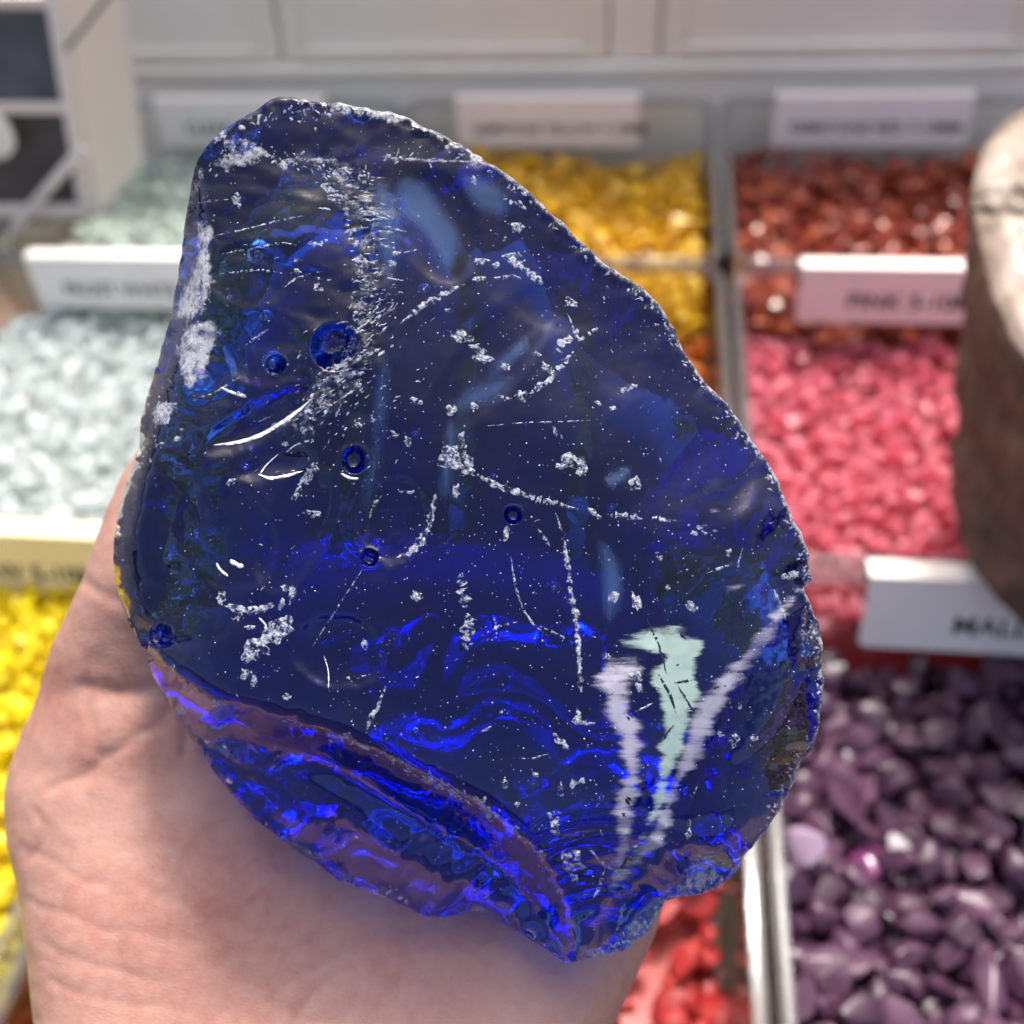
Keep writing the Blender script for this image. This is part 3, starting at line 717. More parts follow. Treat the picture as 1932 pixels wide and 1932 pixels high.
# triangle orientation: front faces must look at the camera
a, b, c = vf[tri[:, 0]], vf[tri[:, 1]], vf[tri[:, 2]]
sgn = np.einsum('ij,ij->i', np.cross(b-a, c-a), CAM-a); tri = np.where((sgn < 0)[:, None], tri[:, ::-1], tri)
fa_ = [tuple(t_) for t_ in tri]
fb_ = [(bi[t_[2]], bi[t_[1]], bi[t_[0]]) for t_ in tri if not (isout[t_[0]] and isout[t_[1]] and isout[t_[2]])]
fa_ = [t_ for t_ in fa_ if not (isout[t_[0]] and isout[t_[1]] and isout[t_[2]])]
GL = mesh('glass_chunk', va, fa_+fb_, True)

# wear on frosted ridges; mint and lilac reflection streaks painted as surface colour
def Z(ox, oy, s, pts): return [((ox+q[0]/s)*1932/2560, (oy+q[1]/s)*1932/2560) for q in pts]
z1 = lambda p: Z(400, 200, 3.22, p); z2 = lambda p: Z(1000, 400, 2.76, p); z3 = lambda p: Z(280, 700, 2.76, p); z4 = lambda p: Z(900, 1000, 2.76, p)
z5 = lambda p: Z(1400, 1200, 2.76, p); z6 = lambda p: Z(300, 1400, 2.76, p); z7 = lambda p: Z(900, 1700, 2.76, p); z8 = lambda p: Z(1350, 1850, 3.22, p)
frost = np.zeros(nF)
def fr_line(pts, w, k):
    global frost; frost = np.maximum(frost, k*np.exp(-(dseg(fxy, pts)/w)**2))
def sdpoly(pts):
    d = dseg(fxy, list(pts)+[pts[0]]); return np.where(inpoly(fxy, pts), d, -d)
def fr_poly(pts, k, s=14):
    global frost; frost = np.maximum(frost, k*sstep(-s, s, sdpoly(pts)))
fr_poly(z1([(260,1120),(400,1160),(470,1250),(400,1300),(410,1480),(440,1640),(340,1880),(120,1920),(90,1880),(220,1620),(290,1420),(290,1240)]), .95)
fr_poly(z3([(440,500),(520,300),(700,260),(760,380),(690,520),(640,680),(520,760),(470,640)]), .95, 16)
fr_poly(z3([(280,900),(320,830),(450,850),(400,940),(300,1000)]), 1, 8)
fr_poly(z3([(520,0),(700,0),(640,160),(560,280),(420,280),(460,140)]), .9, 14)
fr_poly(z1([(420,660),(520,520),(700,510),(870,600),(760,700),(640,720),(520,740)]), .75, 12)
fr_line(z1([(520,500),(690,500),(870,600),(990,700)]), 6, 1)
fr_line(z1([(1000,650),(1250,640),(1420,640)]), 7, .7)
fr_line(z1([(290,640),(320,760),(280,900)]), 9, .8)
fr_line(TR[4:], 5, .75)
fr_line(z1([(1400,230),(1600,250),(1800,300),(1932,340)]), 10, .9)
fr_poly(z8([(1160,1000),(1250,900),(1400,900),(1470,1000),(1440,1120),(1300,1240),(1150,1250),(980,1250),(1000,1170),(1150,1130)]), .72, 16)
fr_poly(z8([(690,1490),(760,1410),(830,1470),(790,1600),(720,1620)]), .8, 8)
fr_poly(z5([(1640,860),(1750,900),(1790,1060),(1720,1160),(1640,1090)]), .55, 12)
rightedge = [q for q in CHUNK if (q[0] > 780 and q[1] < 1700)]
eo = np.exp(-(dO/9.)**2)*((x > 640) & (y < 1700) | (x > 1090))
frost = np.maximum(frost, .8*eo)
frost = np.maximum(frost, .75*np.exp(-(dseg(fxy, R1[4:8])/6.)**2)*(vnoise(x, y, 16.) > -.05))
frost = np.maximum(frost, .50*hk)
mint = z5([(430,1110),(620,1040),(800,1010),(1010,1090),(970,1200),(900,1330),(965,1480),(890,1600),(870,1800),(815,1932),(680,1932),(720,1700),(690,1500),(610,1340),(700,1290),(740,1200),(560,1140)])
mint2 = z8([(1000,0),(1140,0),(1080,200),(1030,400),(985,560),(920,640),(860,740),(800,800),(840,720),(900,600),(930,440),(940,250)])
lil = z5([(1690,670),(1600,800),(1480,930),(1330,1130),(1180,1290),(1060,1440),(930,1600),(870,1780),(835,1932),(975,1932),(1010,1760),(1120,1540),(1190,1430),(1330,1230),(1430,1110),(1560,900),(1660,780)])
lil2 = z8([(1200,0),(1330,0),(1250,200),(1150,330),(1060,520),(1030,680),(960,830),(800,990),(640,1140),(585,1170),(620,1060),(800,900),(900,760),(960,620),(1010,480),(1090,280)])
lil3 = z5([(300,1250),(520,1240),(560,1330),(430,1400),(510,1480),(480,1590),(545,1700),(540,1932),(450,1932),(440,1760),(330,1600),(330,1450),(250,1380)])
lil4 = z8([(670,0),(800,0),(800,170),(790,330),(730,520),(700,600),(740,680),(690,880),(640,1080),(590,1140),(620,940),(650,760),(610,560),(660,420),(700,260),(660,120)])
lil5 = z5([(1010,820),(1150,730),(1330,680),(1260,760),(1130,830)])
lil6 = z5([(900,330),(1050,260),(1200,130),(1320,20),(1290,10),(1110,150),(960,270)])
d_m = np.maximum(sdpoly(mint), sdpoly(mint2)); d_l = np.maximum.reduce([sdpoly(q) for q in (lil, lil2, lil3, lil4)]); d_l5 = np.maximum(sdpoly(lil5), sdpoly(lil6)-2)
refl = np.clip(.64+d_m/38., 0, 1); refl2 = np.maximum(np.clip(.72+d_l/42., 0, 1), np.clip(.5+d_l5/30., 0, 1)*.62)
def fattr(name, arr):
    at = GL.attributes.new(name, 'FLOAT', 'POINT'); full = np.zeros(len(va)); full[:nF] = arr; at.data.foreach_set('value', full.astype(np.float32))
fattr('frost', frost); fattr('refl_mint', refl); fattr('refl_lilac', refl2)
# directions in the plane of the chunk for drawn-out edges of the painted reflection streaks
uvx = np.zeros((len(va), 3)); uvx[:nF, 0] = x/1932; uvx[:nF, 1] = y/1932
at = GL.attributes.new('surf', 'FLOAT_VECTOR', 'POINT'); at.data.foreach_set('vector', uvx.astype(np.float32).ravel())

def glass_mat(name, volume=True, wear_and_glare=True):
    m, t, b, o = newmat(name)
    b.inputs['Base Color'].default_value = (.93, .95, 1, 1); b.inputs['Transmission Weight'].default_value = 1; b.inputs['IOR'].default_value = 1.5
    b.inputs['Roughness'].default_value = .015
    n1 = noise(t, 700, 3); n2 = noise(t, 2600, 2)
    nb = bump(t, n1.outputs[0], .02, .0005); nb = bump(t, n2.outputs[0], .02, .0002, nb)
    t.links.new(nb, b.inputs['Normal'])
    sh = b.outputs[0]
    if wear_and_glare:
        def A(nm, out='Fac'):
            q = N(t, 'ShaderNodeAttribute'); q.attribute_name = nm; return q.outputs[out]
        nf = noise(t, 620, 7, .78); nf2 = noise(t, 260, 4, .7)
        v_ = A('surf', 'Vector'); mp = N(t, 'ShaderNodeMapping'); mp.inputs['Rotation'].default_value = (0, 0, R(12)); mp.inputs['Scale'].default_value = (14, 85, 1)
        t.links.new(v_, mp.inputs[0]); ns = noise(t, 1., 5, .65, mp.outputs[0])
        def thr(src, tex, amt, lo, hi):
            s = math_(t, 'ADD', src, math_(t, 'MULTIPLY', math_(t, 'SUBTRACT', tex, .5), amt))
            n = N(t, 'ShaderNodeMapRange'); n.interpolation_type = 'SMOOTHSTEP'; n.inputs[1].default_value = lo; n.inputs[2].default_value = hi; t.links.new(s, n.inputs[0]); return n.outputs[0]
        fro = thr(A('frost'), nf.outputs[0], 2.6, .45, 1.05)
        fm = thr(thr(A('refl_mint'), ns.outputs[0], 1.5, .35, .95), nf2.outputs[0], .8, .15, 1.0); fl_ = thr(thr(A('refl_lilac'), ns.outputs[0], 1.7, .30, 1.1), nf2.outputs[0], .8, .15, 1.1)  # painted reflections, mint and lilac, with ragged edges
        def white(col, rough, bs):
            w = N(t, 'ShaderNodeBsdfPrincipled'); w.inputs['Base Color'].default_value = (*col, 1); w.inputs['Roughness'].default_value = rough
            t.links.new(bump(t, nf.outputs[0], bs, .0012), w.inputs['Normal'])
            tl = N(t, 'ShaderNodeBsdfTranslucent'); tl.inputs[0].default_value = (*col, 1)
            mx = N(t, 'ShaderNodeMixShader'); mx.inputs[0].default_value = .3; t.links.new(w.outputs[0], mx.inputs[1]); t.links.new(tl.outputs[0], mx.inputs[2]); return mx.outputs[0]
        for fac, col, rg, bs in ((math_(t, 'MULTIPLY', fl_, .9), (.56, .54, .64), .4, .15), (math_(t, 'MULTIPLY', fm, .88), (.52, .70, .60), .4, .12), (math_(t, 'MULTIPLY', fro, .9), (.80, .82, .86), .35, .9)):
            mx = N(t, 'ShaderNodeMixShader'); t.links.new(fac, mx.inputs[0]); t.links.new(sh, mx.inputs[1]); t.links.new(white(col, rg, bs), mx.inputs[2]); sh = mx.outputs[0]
    t.links.new(sh, o.inputs[0])
    if volume:
        va_ = N(t, 'ShaderNodeVolumeAbsorption'); va_.inputs[0].default_value = (.06, .46, .908, 1); va_.inputs[1].default_value = 128.
        t.links.new(va_.outputs[0], o.inputs['Volume'])
    return m
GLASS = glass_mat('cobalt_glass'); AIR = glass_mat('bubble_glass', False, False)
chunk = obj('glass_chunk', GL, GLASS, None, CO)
tag(chunk, 'large chunk of cobalt blue slag glass with white chips, held in the hand', 'glass chunk')

# chips, scratches, painted glints and bubbles on the front face
kdF = kdtree.KDTree(nF)
for i in range(nF): kdF.insert((fxy[i, 0], fxy[i, 1], 0), i)
kdF.balance()
def HF(px, py):
    r_ = kdF.find_n((px, py, 0), 3); w = [1/(q[2]+.5) for q in r_]; return sum(H[q[1]]*w_ for q, w_ in zip(r_, w))/sum(w)
def SP_(px, py, up=0.): return P(px, py, D0-(HF(px, py)+up)*KPX)-CO
def crush_mat():
    m, t, b, o = newmat('crushed_white_glass')
    n1 = noise(t, 1600, 5, .7)
    t.links.new(ramp(t, n1.outputs[0], [(.34, (.22, .28, .46)), (.5, (.62, .66, .74)), (.66, (.86, .87, .89))]), b.inputs['Base Color'])
    b.inputs['Roughness'].default_value = .3; t.links.new(bump(t, n1.outputs[0], .9, .0008), b.inputs['Normal'])
    tl = N(t, 'ShaderNodeBsdfTranslucent'); tl.inputs[0].default_value = (.8, .83, .9, 1)
    mx = N(t, 'ShaderNodeMixShader'); mx.inputs[0].default_value = .3; t.links.new(b.outputs[0], mx.inputs[1]); t.links.new(tl.outputs[0], mx.inputs[2])
    tr = N(t, 'ShaderNodeBsdfTransparent'); m2 = N(t, 'ShaderNodeMixShader')
    n2 = noise(t, 1100, 4, .7); t.links.new(ramp(t, n2.outputs[0], [(.44, (0, 0, 0)), (.56, (1, 1, 1))]), m2.inputs[0])
    t.links.new(tr.outputs[0], m2.inputs[1]); t.links.new(mx.outputs[0], m2.inputs[2]); t.links.new(m2.outputs[0], o.inputs[0])
    return m
CRUSH = crush_mat()
def inside1(px, py): return inpoly([(px, py)], ol)[0]
def ribbon(mb, pts, w, jag=.5, gap=0., up=1.2):
    p_ = resample(pts, 4.5, False); n = len(p_); rows = []
    for i, q in enumerate(p_):
        t_ = p_[min(i+1, n-1)]-p_[max(i-1, 0)]; L = np.hypot(*t_)+1e-9; nn_ = np.array([-t_[1], t_[0]])/L
        tp = min(1, 3.5*min(i+.3, n-1-i+.3)/n+.15)
        wl = w*.5*tp*(1+jag*random.uniform(-1, 1)); wr = w*.5*tp*(1+jag*random.uniform(-1, 1))
        rows.append([SP_(*(q-nn_*wl), .25), SP_(*(q+nn_*random.uniform(-.3, .3)*w*.4), up*random.uniform(.6, 1.6)), SP_(*(q+nn_*wr), .25)])
    for i in range(n-1):
        if random.random() < gap: continue
        r0, r1_ = rows[i], rows[i+1]; mb.add(r0+r1_, [(0, 1, 4, 3), (1, 2, 5, 4)])
    return mb
EDGE = simple('painted_sun_glint', (.84, .82, .80), .15, .04)  # white for the smooth ribbons: sun glints in the hollows, painted on
def scratch_or_glint(pts, w, jag=.5, gap=0.):
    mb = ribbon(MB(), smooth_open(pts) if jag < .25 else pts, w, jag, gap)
    return obj('scratch_or_glint', mesh('scratch_or_glint', mb.v, mb.f), EDGE if jag < .25 else CRUSH, chunk)  # EDGE: painted sun glints; CRUSH: scratches
def chipmesh(mb, cx, cy_, rx, ry_, ang, k=14, up=2.5, irr=.45):
    a0 = R(ang); pts = []
    for ring, s in enumerate((1., .55)):
        for i in range(k):
            a = 2*math.pi*i/k; rr_ = s*(1+irr*random.uniform(-1, .6))
            ux, uy = rx*rr_*math.cos(a), ry_*rr_*math.sin(a)
            pts.append(SP_(cx+ux*math.cos(a0)-uy*math.sin(a0), cy_+ux*math.sin(a0)+uy*math.cos(a0), .2 if ring == 0 else up*random.uniform(.2, 1.3)))
    pts.append(SP_(cx, cy_, up*random.uniform(.3, 1.2)))
    f = [(i, (i+1) % k, k+(i+1) % k, k+i) for i in range(k)]+[(k+i, k+(i+1) % k, 2*k) for i in range(k)]
    mb.add(pts, f); return mb
def chip(cx, cy_, rx, ry_=None, ang=0., **kw):
    mb = chipmesh(MB(), cx, cy_, rx, ry_ or rx, ang, **kw)
    return obj('chip', mesh('chip', mb.v, mb.f), CRUSH, chunk)
SCR_OR_GLINT = [(z4([(780,495),(860,545),(950,590),(1100,640),(1250,690),(1390,725),(1490,745)]), 12, .5, .05), (z4([(1570,745),(1610,775),(1670,825)]), 9, .5, .1),
       (z5([(330,240),(450,245),(570,270)]), 11, .6, .15), (z5([(620,258),(760,285),(830,280)]), 9, .7, .25), (z5([(880,310),(940,330),(1040,318)]), 8, .7, .3), (z5([(900,370),(980,360),(1085,350)]), 7, .6, .2),
       (z4([(1355,790),(1400,920),(1430,1120),(1460,1350),(1490,1520),(1510,1700),(1520,1930)]), 9, .55, .04), (z5([(120,1050),(128,1200),(145,1480)]), 9, .6, .05),
       (z4([(690,1190),(715,1330),(735,1450)]), 17, .8, .2), (z4([(738,1470),(748,1600),(742,1725)]), 20, .7, .06), (z4([(1020,870),(1005,920),(998,975)]), 11, .3, 0),
       (z4([(1040,1080),(1070,1280),(1120,1440),(1200,1550),(1300,1630)]), 4, .6, .12), (z4([(1230,890),(1270,940),(1310,1010)]), 6, .5, .1), (z4([(1330,180),(1350,225),(1410,275)]), 7, .5, .1),
       (z4([(860,180),(1150,155),(1400,150),(1640,135)]), 2.2, .6, .25), (z4([(1240,1560),(1350,1610),(1470,1675)]), 4, .6, .15), (z4([(850,1620),(960,1560),(1090,1530)]), 3.5, .6, .2), (z4([(925,1500),(945,1620)]), 3.5, .5, .1),
       (z4([(525,640),(500,760),(470,880),(420,980),(330,1060),(250,1085)]), 12, .7, .06), (z4([(265,630),(330,640),(390,625)]), 6, .6, .1), (z4([(150,660),(100,720),(65,800)]), 4, .5, .1),
       (z2([(0,1130),(120,1030),(250,950),(350,900),(460,855)]), 11, .6, .05), (z2([(500,828),(560,815),(610,815)]), 10, .5, .05), (z2([(650,815),(740,805),(830,810)]), 8, .6, .15),
       (z2([(700,660),(780,700),(850,750),(920,800),(1000,860)]), 15, .7, .1), (z2([(720,655),(800,645),(845,665)]), 9, .6, .1), (z2([(710,270),(800,290),(870,340)]), 9, .6, .1),
       (z2([(1060,1340),(1140,1250),(1230,1170)]), 16, .7, .18), (z2([(880,1620),(1000,1540),(1100,1440),(1200,1320)]), 11, .6, .06), (z2([(670,1620),(760,1650),(850,1610)]), 6, .6, .15), (z2([(1230,1250),(1300,1200),(1365,1155)]), 8, .7, .2),
       (z2([(1160,1070),(1200,1170),(1245,1250)]), 4, .5, .15), (z2([(1380,860),(1415,980)]), 3, .5, .2), (z2([(1500,1560),(1540,1590),(1640,1550)]), 9, .6, .1), (z2([(1050,1820),(1090,1900),(1120,1932)]), 6, .5, .1), (z2([(65,1630),(110,1660),(160,1680)]), 9, .5, 0),
       (z5([(1470,740),(1520,860),(1560,970)]), 6, .5, .05), (z5([(520,1600),(640,1540)]), 3, .5, .1), (z5([(1020,640),(1150,590),(1230,570)]), 4, .6, .1), (z5([(1260,470),(1230,570),(1220,660)]), 3, .6, .15),
       (z6([(1670,70),(1500,330),(1320,610)]), 3, .4, .05), (z6([(1830,890),(1780,1010),(1720,1090),(1700,1200)]), 6, .5, .1), (z6([(1550,815),(1650,810),(1730,790)]), 5, .7, .2), (z6([(1670,560),(1690,580),(1705,630)]), 10, .5, 0),
       (z7([(170,60),(120,190),(60,320)]), 6, .5, .08), (z7([(830,360),(910,320)]), 5, .5, 0), (z7([(1060,540),(1170,545),(1300,510)]), 3, .5, .15), (z7([(1570,1140),(1660,1260),(1770,1330)]), 4, .5, .1), (z7([(1500,190),(1510,270),(1560,310),(1625,295)]), 9, .7, 0), (z7([(1330,370),(1400,430),(1440,480)]), 13, .7, .05), (z7([(1385,700),(1390,820)]), 9, .8, .1), (z7([(1465,680),(1475,810)]), 9, .8, .1), (z7([(1490,720),(1550,680)]), 9, .5, 0), (z7([(300,620),(470,690),(640,775),(800,880)]), 8, .9, .3), (z7([(800,800),(860,880),(905,960)]), 14, .7, .05), (z7([(1000,1000),(1090,1080),(1150,1150)]), 6, .9, .35), (z7([(1690,1300),(1640,1460),(1600,1520)]), 6, .5, .1),
       (z1([(310,990),(420,975),(550,960)]), 3, .4, .1), (z1([(450,1250),(700,1200),(960,1130),(1170,1090)]), 3, .6, .15), (z1([(500,1400),(720,1360),(1000,1310),(1100,1330)]), 4, .8, .15), (z1([(1000,1670),(1100,1590),(1300,1540)]), 4, .5, .1), (z1([(1190,1320),(1270,1320),(1350,1290)]), 10, .8, .1), (z1([(480,1560),(800,1530),(1020,1560)]), 4, .9, .3),
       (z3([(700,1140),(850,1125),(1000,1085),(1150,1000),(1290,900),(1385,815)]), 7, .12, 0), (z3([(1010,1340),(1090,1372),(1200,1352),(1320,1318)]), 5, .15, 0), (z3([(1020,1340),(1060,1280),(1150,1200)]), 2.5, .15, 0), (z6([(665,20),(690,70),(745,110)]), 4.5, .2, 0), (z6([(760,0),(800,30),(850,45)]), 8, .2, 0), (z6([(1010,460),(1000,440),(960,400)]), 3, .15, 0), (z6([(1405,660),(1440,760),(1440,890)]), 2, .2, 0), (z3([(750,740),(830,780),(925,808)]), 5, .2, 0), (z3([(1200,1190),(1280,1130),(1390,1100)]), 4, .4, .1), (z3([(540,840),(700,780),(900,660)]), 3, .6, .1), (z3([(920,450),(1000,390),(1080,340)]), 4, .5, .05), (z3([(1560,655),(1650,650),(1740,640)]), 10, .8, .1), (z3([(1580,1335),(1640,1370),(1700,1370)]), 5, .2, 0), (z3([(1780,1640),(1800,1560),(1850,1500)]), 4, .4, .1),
       (z8([(1200,640),(1195,720),(1190,800)]), 9, .7, .05), (z8([(690,1300),(650,1420),(620,1530)]), 8, .6, .1), (z8([(380,860),(480,970),(640,1080)]), 4, .5, .1), (z8([(1270,370),(1220,470)]), 3, .4, .1)]
for pts, w, jg, gp_ in SCR_OR_GLINT: scratch_or_glint(pts, w, jg, gp_)
def cz(f_, q, *r_): a = f_([q])[0]; return (a[0], a[1], *r_)
CH = [cz(z4, (660,400), 30, 27, 0), cz(z4, (700,290), 9, 24, 0), cz(z4, (720,470), 22, 10, 25), cz(z4, (1480,420), 22, 16, 20), cz(z4, (1390,455), 10, 6, 0), cz(z4, (1530,490), 14, 9, -60), cz(z4, (630,70), 12, 10, 0), cz(z4, (790,45), 9, 8, 0), cz(z4, (1900,570), 8, 12, 10), cz(z4, (380,1355), 12, 11, 0), cz(z4, (660,620), 8, 16, 0), cz(z4, (230,245), 11, 9, 0), cz(z4, (335,290), 6, 12, -30), cz(z4, (1490,1480), 10, 9, 0), cz(z4, (1740,1350), 6, 13, 20),
      cz(z2, (430,1215), 24, 12, 20), cz(z2, (540,1300), 20, 10, 20), cz(z2, (570,1370), 20, 9, 10), cz(z2, (810,465), 13, 11, 20), cz(z2, (660,722), 12, 6, 10), cz(z2, (560,700), 15, 8, -5), cz(z2, (1185,985), 16, 8, 30), cz(z2, (725,545), 5, 6, 0), cz(z2, (510,140), 6, 9, 0), cz(z2, (1010,1435), 14, 10, 40), cz(z2, (730,1425), 10, 9, 20), cz(z2, (945,1340), 10, 5, 20), cz(z2, (515,1705), 8, 8, 0), cz(z2, (840,1630), 10, 12, 0), cz(z2, (1370,1680), 9, 4, 25), cz(z2, (1470,1715), 7, 5, 10), cz(z2, (355,1725), 10, 9, 0), cz(z2, (340,1040), 9, 4, 20),
      cz(z5, (520,20), 12, 14, 0), cz(z5, (690,530), 10, 7, 40), cz(z5, (1165,500), 7, 7, 0), cz(z5, (910,870), 13, 9, 30), cz(z5, (740,740), 6, 6, 0), cz(z5, (520,840), 10, 18, -20), cz(z5, (1600,655), 18, 9, -10), cz(z5, (1200,1790), 12, 15, 0), cz(z5, (1110,1755), 7, 7, 0), cz(z5, (1335,1780), 8, 6, 0), cz(z5, (545,1430), 7, 12, -25), cz(z5, (520,1350), 14, 10, 30), cz(z5, (320,1215), 9, 7, 0), cz(z5, (390,800), 6, 11, 20), cz(z5, (1240,1555), 4, 7, 0),
      cz(z6, (950,600), 26, 22, -40), cz(z6, (1060,490), 28, 24, -35), cz(z6, (1140,450), 17, 18, 0), cz(z6, (890,670), 14, 14, -30), cz(z6, (1190,230), 9, 20, 10), cz(z6, (1140,200), 9, 8, 0), cz(z6, (1120,300), 6, 12, 20), cz(z6, (695,270), 10, 16, 10), cz(z6, (790,330), 20, 8, 10), cz(z6, (820,385), 8, 11, 0), cz(z6, (900,345), 22, 8, -5), cz(z6, (1000,330), 20, 7, -25), cz(z6, (900,465), 11, 5, 0), cz(z6, (870,790), 12, 15, 20), cz(z6, (920,840), 6, 14, 0), cz(z6, (1570,1215), 10, 8, 0), cz(z6, (1150,945), 9, 6, 0), cz(z6, (1490,1215), 16, 5, 10), cz(z6, (660,990), 9, 7, 30), cz(z6, (360,750), 6, 9, 0), cz(z6, (20,1), 3, 3, 0),
      cz(z7, (1345,940), 17, 9, 10), cz(z7, (1340,1020), 9, 18, -10), cz(z7, (1465,1260), 26, 22, 20), cz(z7, (1480,1350), 9, 14, 0), cz(z7, (475,685), 14, 9, 20), cz(z7, (650,775), 14, 8, 30), cz(z7, (890,935), 6, 12, -25), cz(z7, (1085,860), 7, 7, 0), cz(z7, (1495,275), 10, 9, 0), cz(z7, (975,225), 4, 4, 0), cz(z7, (1000,720), 7, 9, 0), cz(z7, (1210,655), 8, 6, 0), cz(z7, (385,345), 4, 5, 0),
      cz(z1, (1350,870), 14, 10, 30), cz(z1, (1430,950), 18, 8, 0), cz(z1, (1460,740), 20, 10, 0), cz(z1, (1640,790), 13, 9, 30), cz(z1, (1560,860), 14, 4, 5), cz(z1, (1500,1050), 7, 10, -30), cz(z1, (1650,1050), 18, 6, -5), cz(z1, (1700,1080), 24, 4, 0), cz(z1, (1620,1450), 15, 12, 30), cz(z1, (1870,1475), 8, 7, 0), cz(z1, (1800,1530), 10, 5, -40), cz(z1, (1580,1320), 8, 8, 0), cz(z1, (1540,1220), 12, 6, -20), cz(z1, (1260,1600), 9, 4, 0), cz(z1, (1270,1670), 8, 11, -30), cz(z1, (1100,1540), 10, 5, 0), cz(z1, (1610,1550), 8, 7, 0), cz(z1, (620,960), 8, 14, -20), cz(z1, (660,385), 8, 5, 30), cz(z1, (1255,400), 4, 5, 0), cz(z1, (1110,1450), 8, 4, 0), cz(z1, (1160,245), 3, 6, 0), cz(z1, (1000,680), 10, 8, 30), cz(z1, (500,440), 18, 8, -50), cz(z1, (1900,1395), 9, 5, -10),
      cz(z3, (1350,900), 8, 11, 0), cz(z3, (1340,1010), 12, 13, 0), cz(z3, (1195,1130), 8, 7, 0), cz(z3, (1350,1350), 9, 26, 30), cz(z3, (1280,1470), 8, 20, 35), cz(z3, (1400,1290), 8, 10, 0), cz(z3, (820,1390), 10, 8, -20), cz(z3, (1380,1610), 20, 7, 10), cz(z3, (1500,860), 7, 4, 30), cz(z3, (1690,720), 8, 9, 0), cz(z3, (1700,1000), 9, 6, 0), cz(z3, (445,1100), 10, 5, -20), cz(z3, (330,1140), 11, 5, -25), cz(z3, (340,940), 19, 16, -30), cz(z3, (400,870), 14, 10, 0), cz(z3, (880,790), 20, 4, 22), cz(z3, (480,1030), 3, 3, 0)]
for q in CH:
    if inside1(q[0], q[1]): chip(*q)
NICK = simple('dark_nick', (.012, .014, .04), .25, .2)
random.seed(5)
NK = [[(600,960),(680,1130),(735,1340)], [(680,1340),(760,1480),(800,1610)], [(815,1420),(900,1560),(930,1600)], [(790,1400),(850,1390),(910,1385)], [(700,1800),(760,1720),(790,1690)], [(690,1180),(740,1230)], [(830,1060),(870,1100)], [(790,1290),(820,1270)], [(455,1620),(480,1660)], [(470,1600),(500,1640)], [(1050,1440),(1150,1420)], [(1000,1750),(1060,1840)]]
for q in NK:
    mb = ribbon(MB(), z5(q), random.uniform(3, 5), .6, .1, .8); obj('nick', mesh('nick', mb.v, mb.f), NICK, chunk)
for q in ([(690,470),(720,520)], [(700,460),(735,490)], [(830,320),(815,400)], [(830,400),(850,440)], [(1075,500),(1060,560)], [(700,950),(650,1040)], [(690,940),(740,980)], [(660,590),(690,620)]):
    mb = ribbon(MB(), z8(q), random.uniform(5, 8), .6, 0, .8); obj('nick', mesh('nick', mb.v, mb.f), NICK, chunk)
# small flakes nobody could count: along the hackle strip and the broken edges
fk = MB(); random.seed(21)
def flake(cx, cy_, L, w, ang):
    a = R(ang); p0 = (cx-L/2*math.cos(a), cy_-L/2*math.sin(a)); p1 = (cx+L/2*math.cos(a), cy_+L/2*math.sin(a))
    if inside1(*p0) and inside1(*p1): ribbon(fk, [p0, ((p0[0]+p1[0])/2, (p0[1]+p1[1])/2+random.uniform(-2, 2)), p1], w, .7, 0, 1.6)
pl = resample(FR, 3., False)
for _ in range(330):
    q = random.choice(pl); flake(q[0]+random.gauss(8, 26), q[1]+random.uniform(-8, 8), random.choice((5, 7, 9, 12, 16, 26)), random.uniform(1.5, 5), random.gauss(2, 8) if q[1] < 560 else random.gauss(-30, 14))
for _ in range(90):
    flake(random.gauss(650, 60), random.gauss(780, 90), random.uniform(4, 12), random.uniform(1.2, 4), random.gauss(-38, 20))
oi_ = [i for i in range(no) if (ol[i, 0] > 640 and ol[i, 1] < 1720) or ol[i, 0] > 1095]
for _ in range(330):
    i = random.choice(oi_); q = ol[i]-nrm2[i]*0; cdir = np.array([900, 1000])-q; cdir /= np.linalg.norm(cdir)
    dd = abs(random.gauss(0, 9))+3; flake(*(q+cdir*dd+np.array([random.gauss(0, 3), random.gauss(0, 3)])), random.uniform(4, 13), random.uniform(2, 6), random.uniform(0, 180))
for pts, n_, s_ in ((R1[3:9], 80, 5), (TR, 40, 6), (LR[:6], 60, 9), (z1([(480,400),(700,350),(950,270),(1250,240),(1400,240)]), 50, 9), (z1([(900,620),(1200,700),(1500,760),(1680,760)]), 50, 10), (z8([(330,1720),(520,1680),(700,1610),(800,1500)]), 60, 7)):
    pl = resample(pts, 3., False)
    for _ in range(n_):
        q = random.choice(pl); flake(q[0]+random.gauss(0, s_), q[1]+random.gauss(0, s_), random.uniform(3, 12), random.uniform(1.5, 5), random.uniform(0, 180))
for _ in range(80):
    flake(random.uniform(280, 1500), random.uniform(250, 1700), random.uniform(3, 14), random.uniform(1, 2.6), random.choice((-40, 60, -50, 10))+random.gauss(0, 25))
fo = obj('surface_flakes', mesh('surface_flakes', fk.v, fk.f), CRUSH, chunk); tag(fo, kind='stuff')
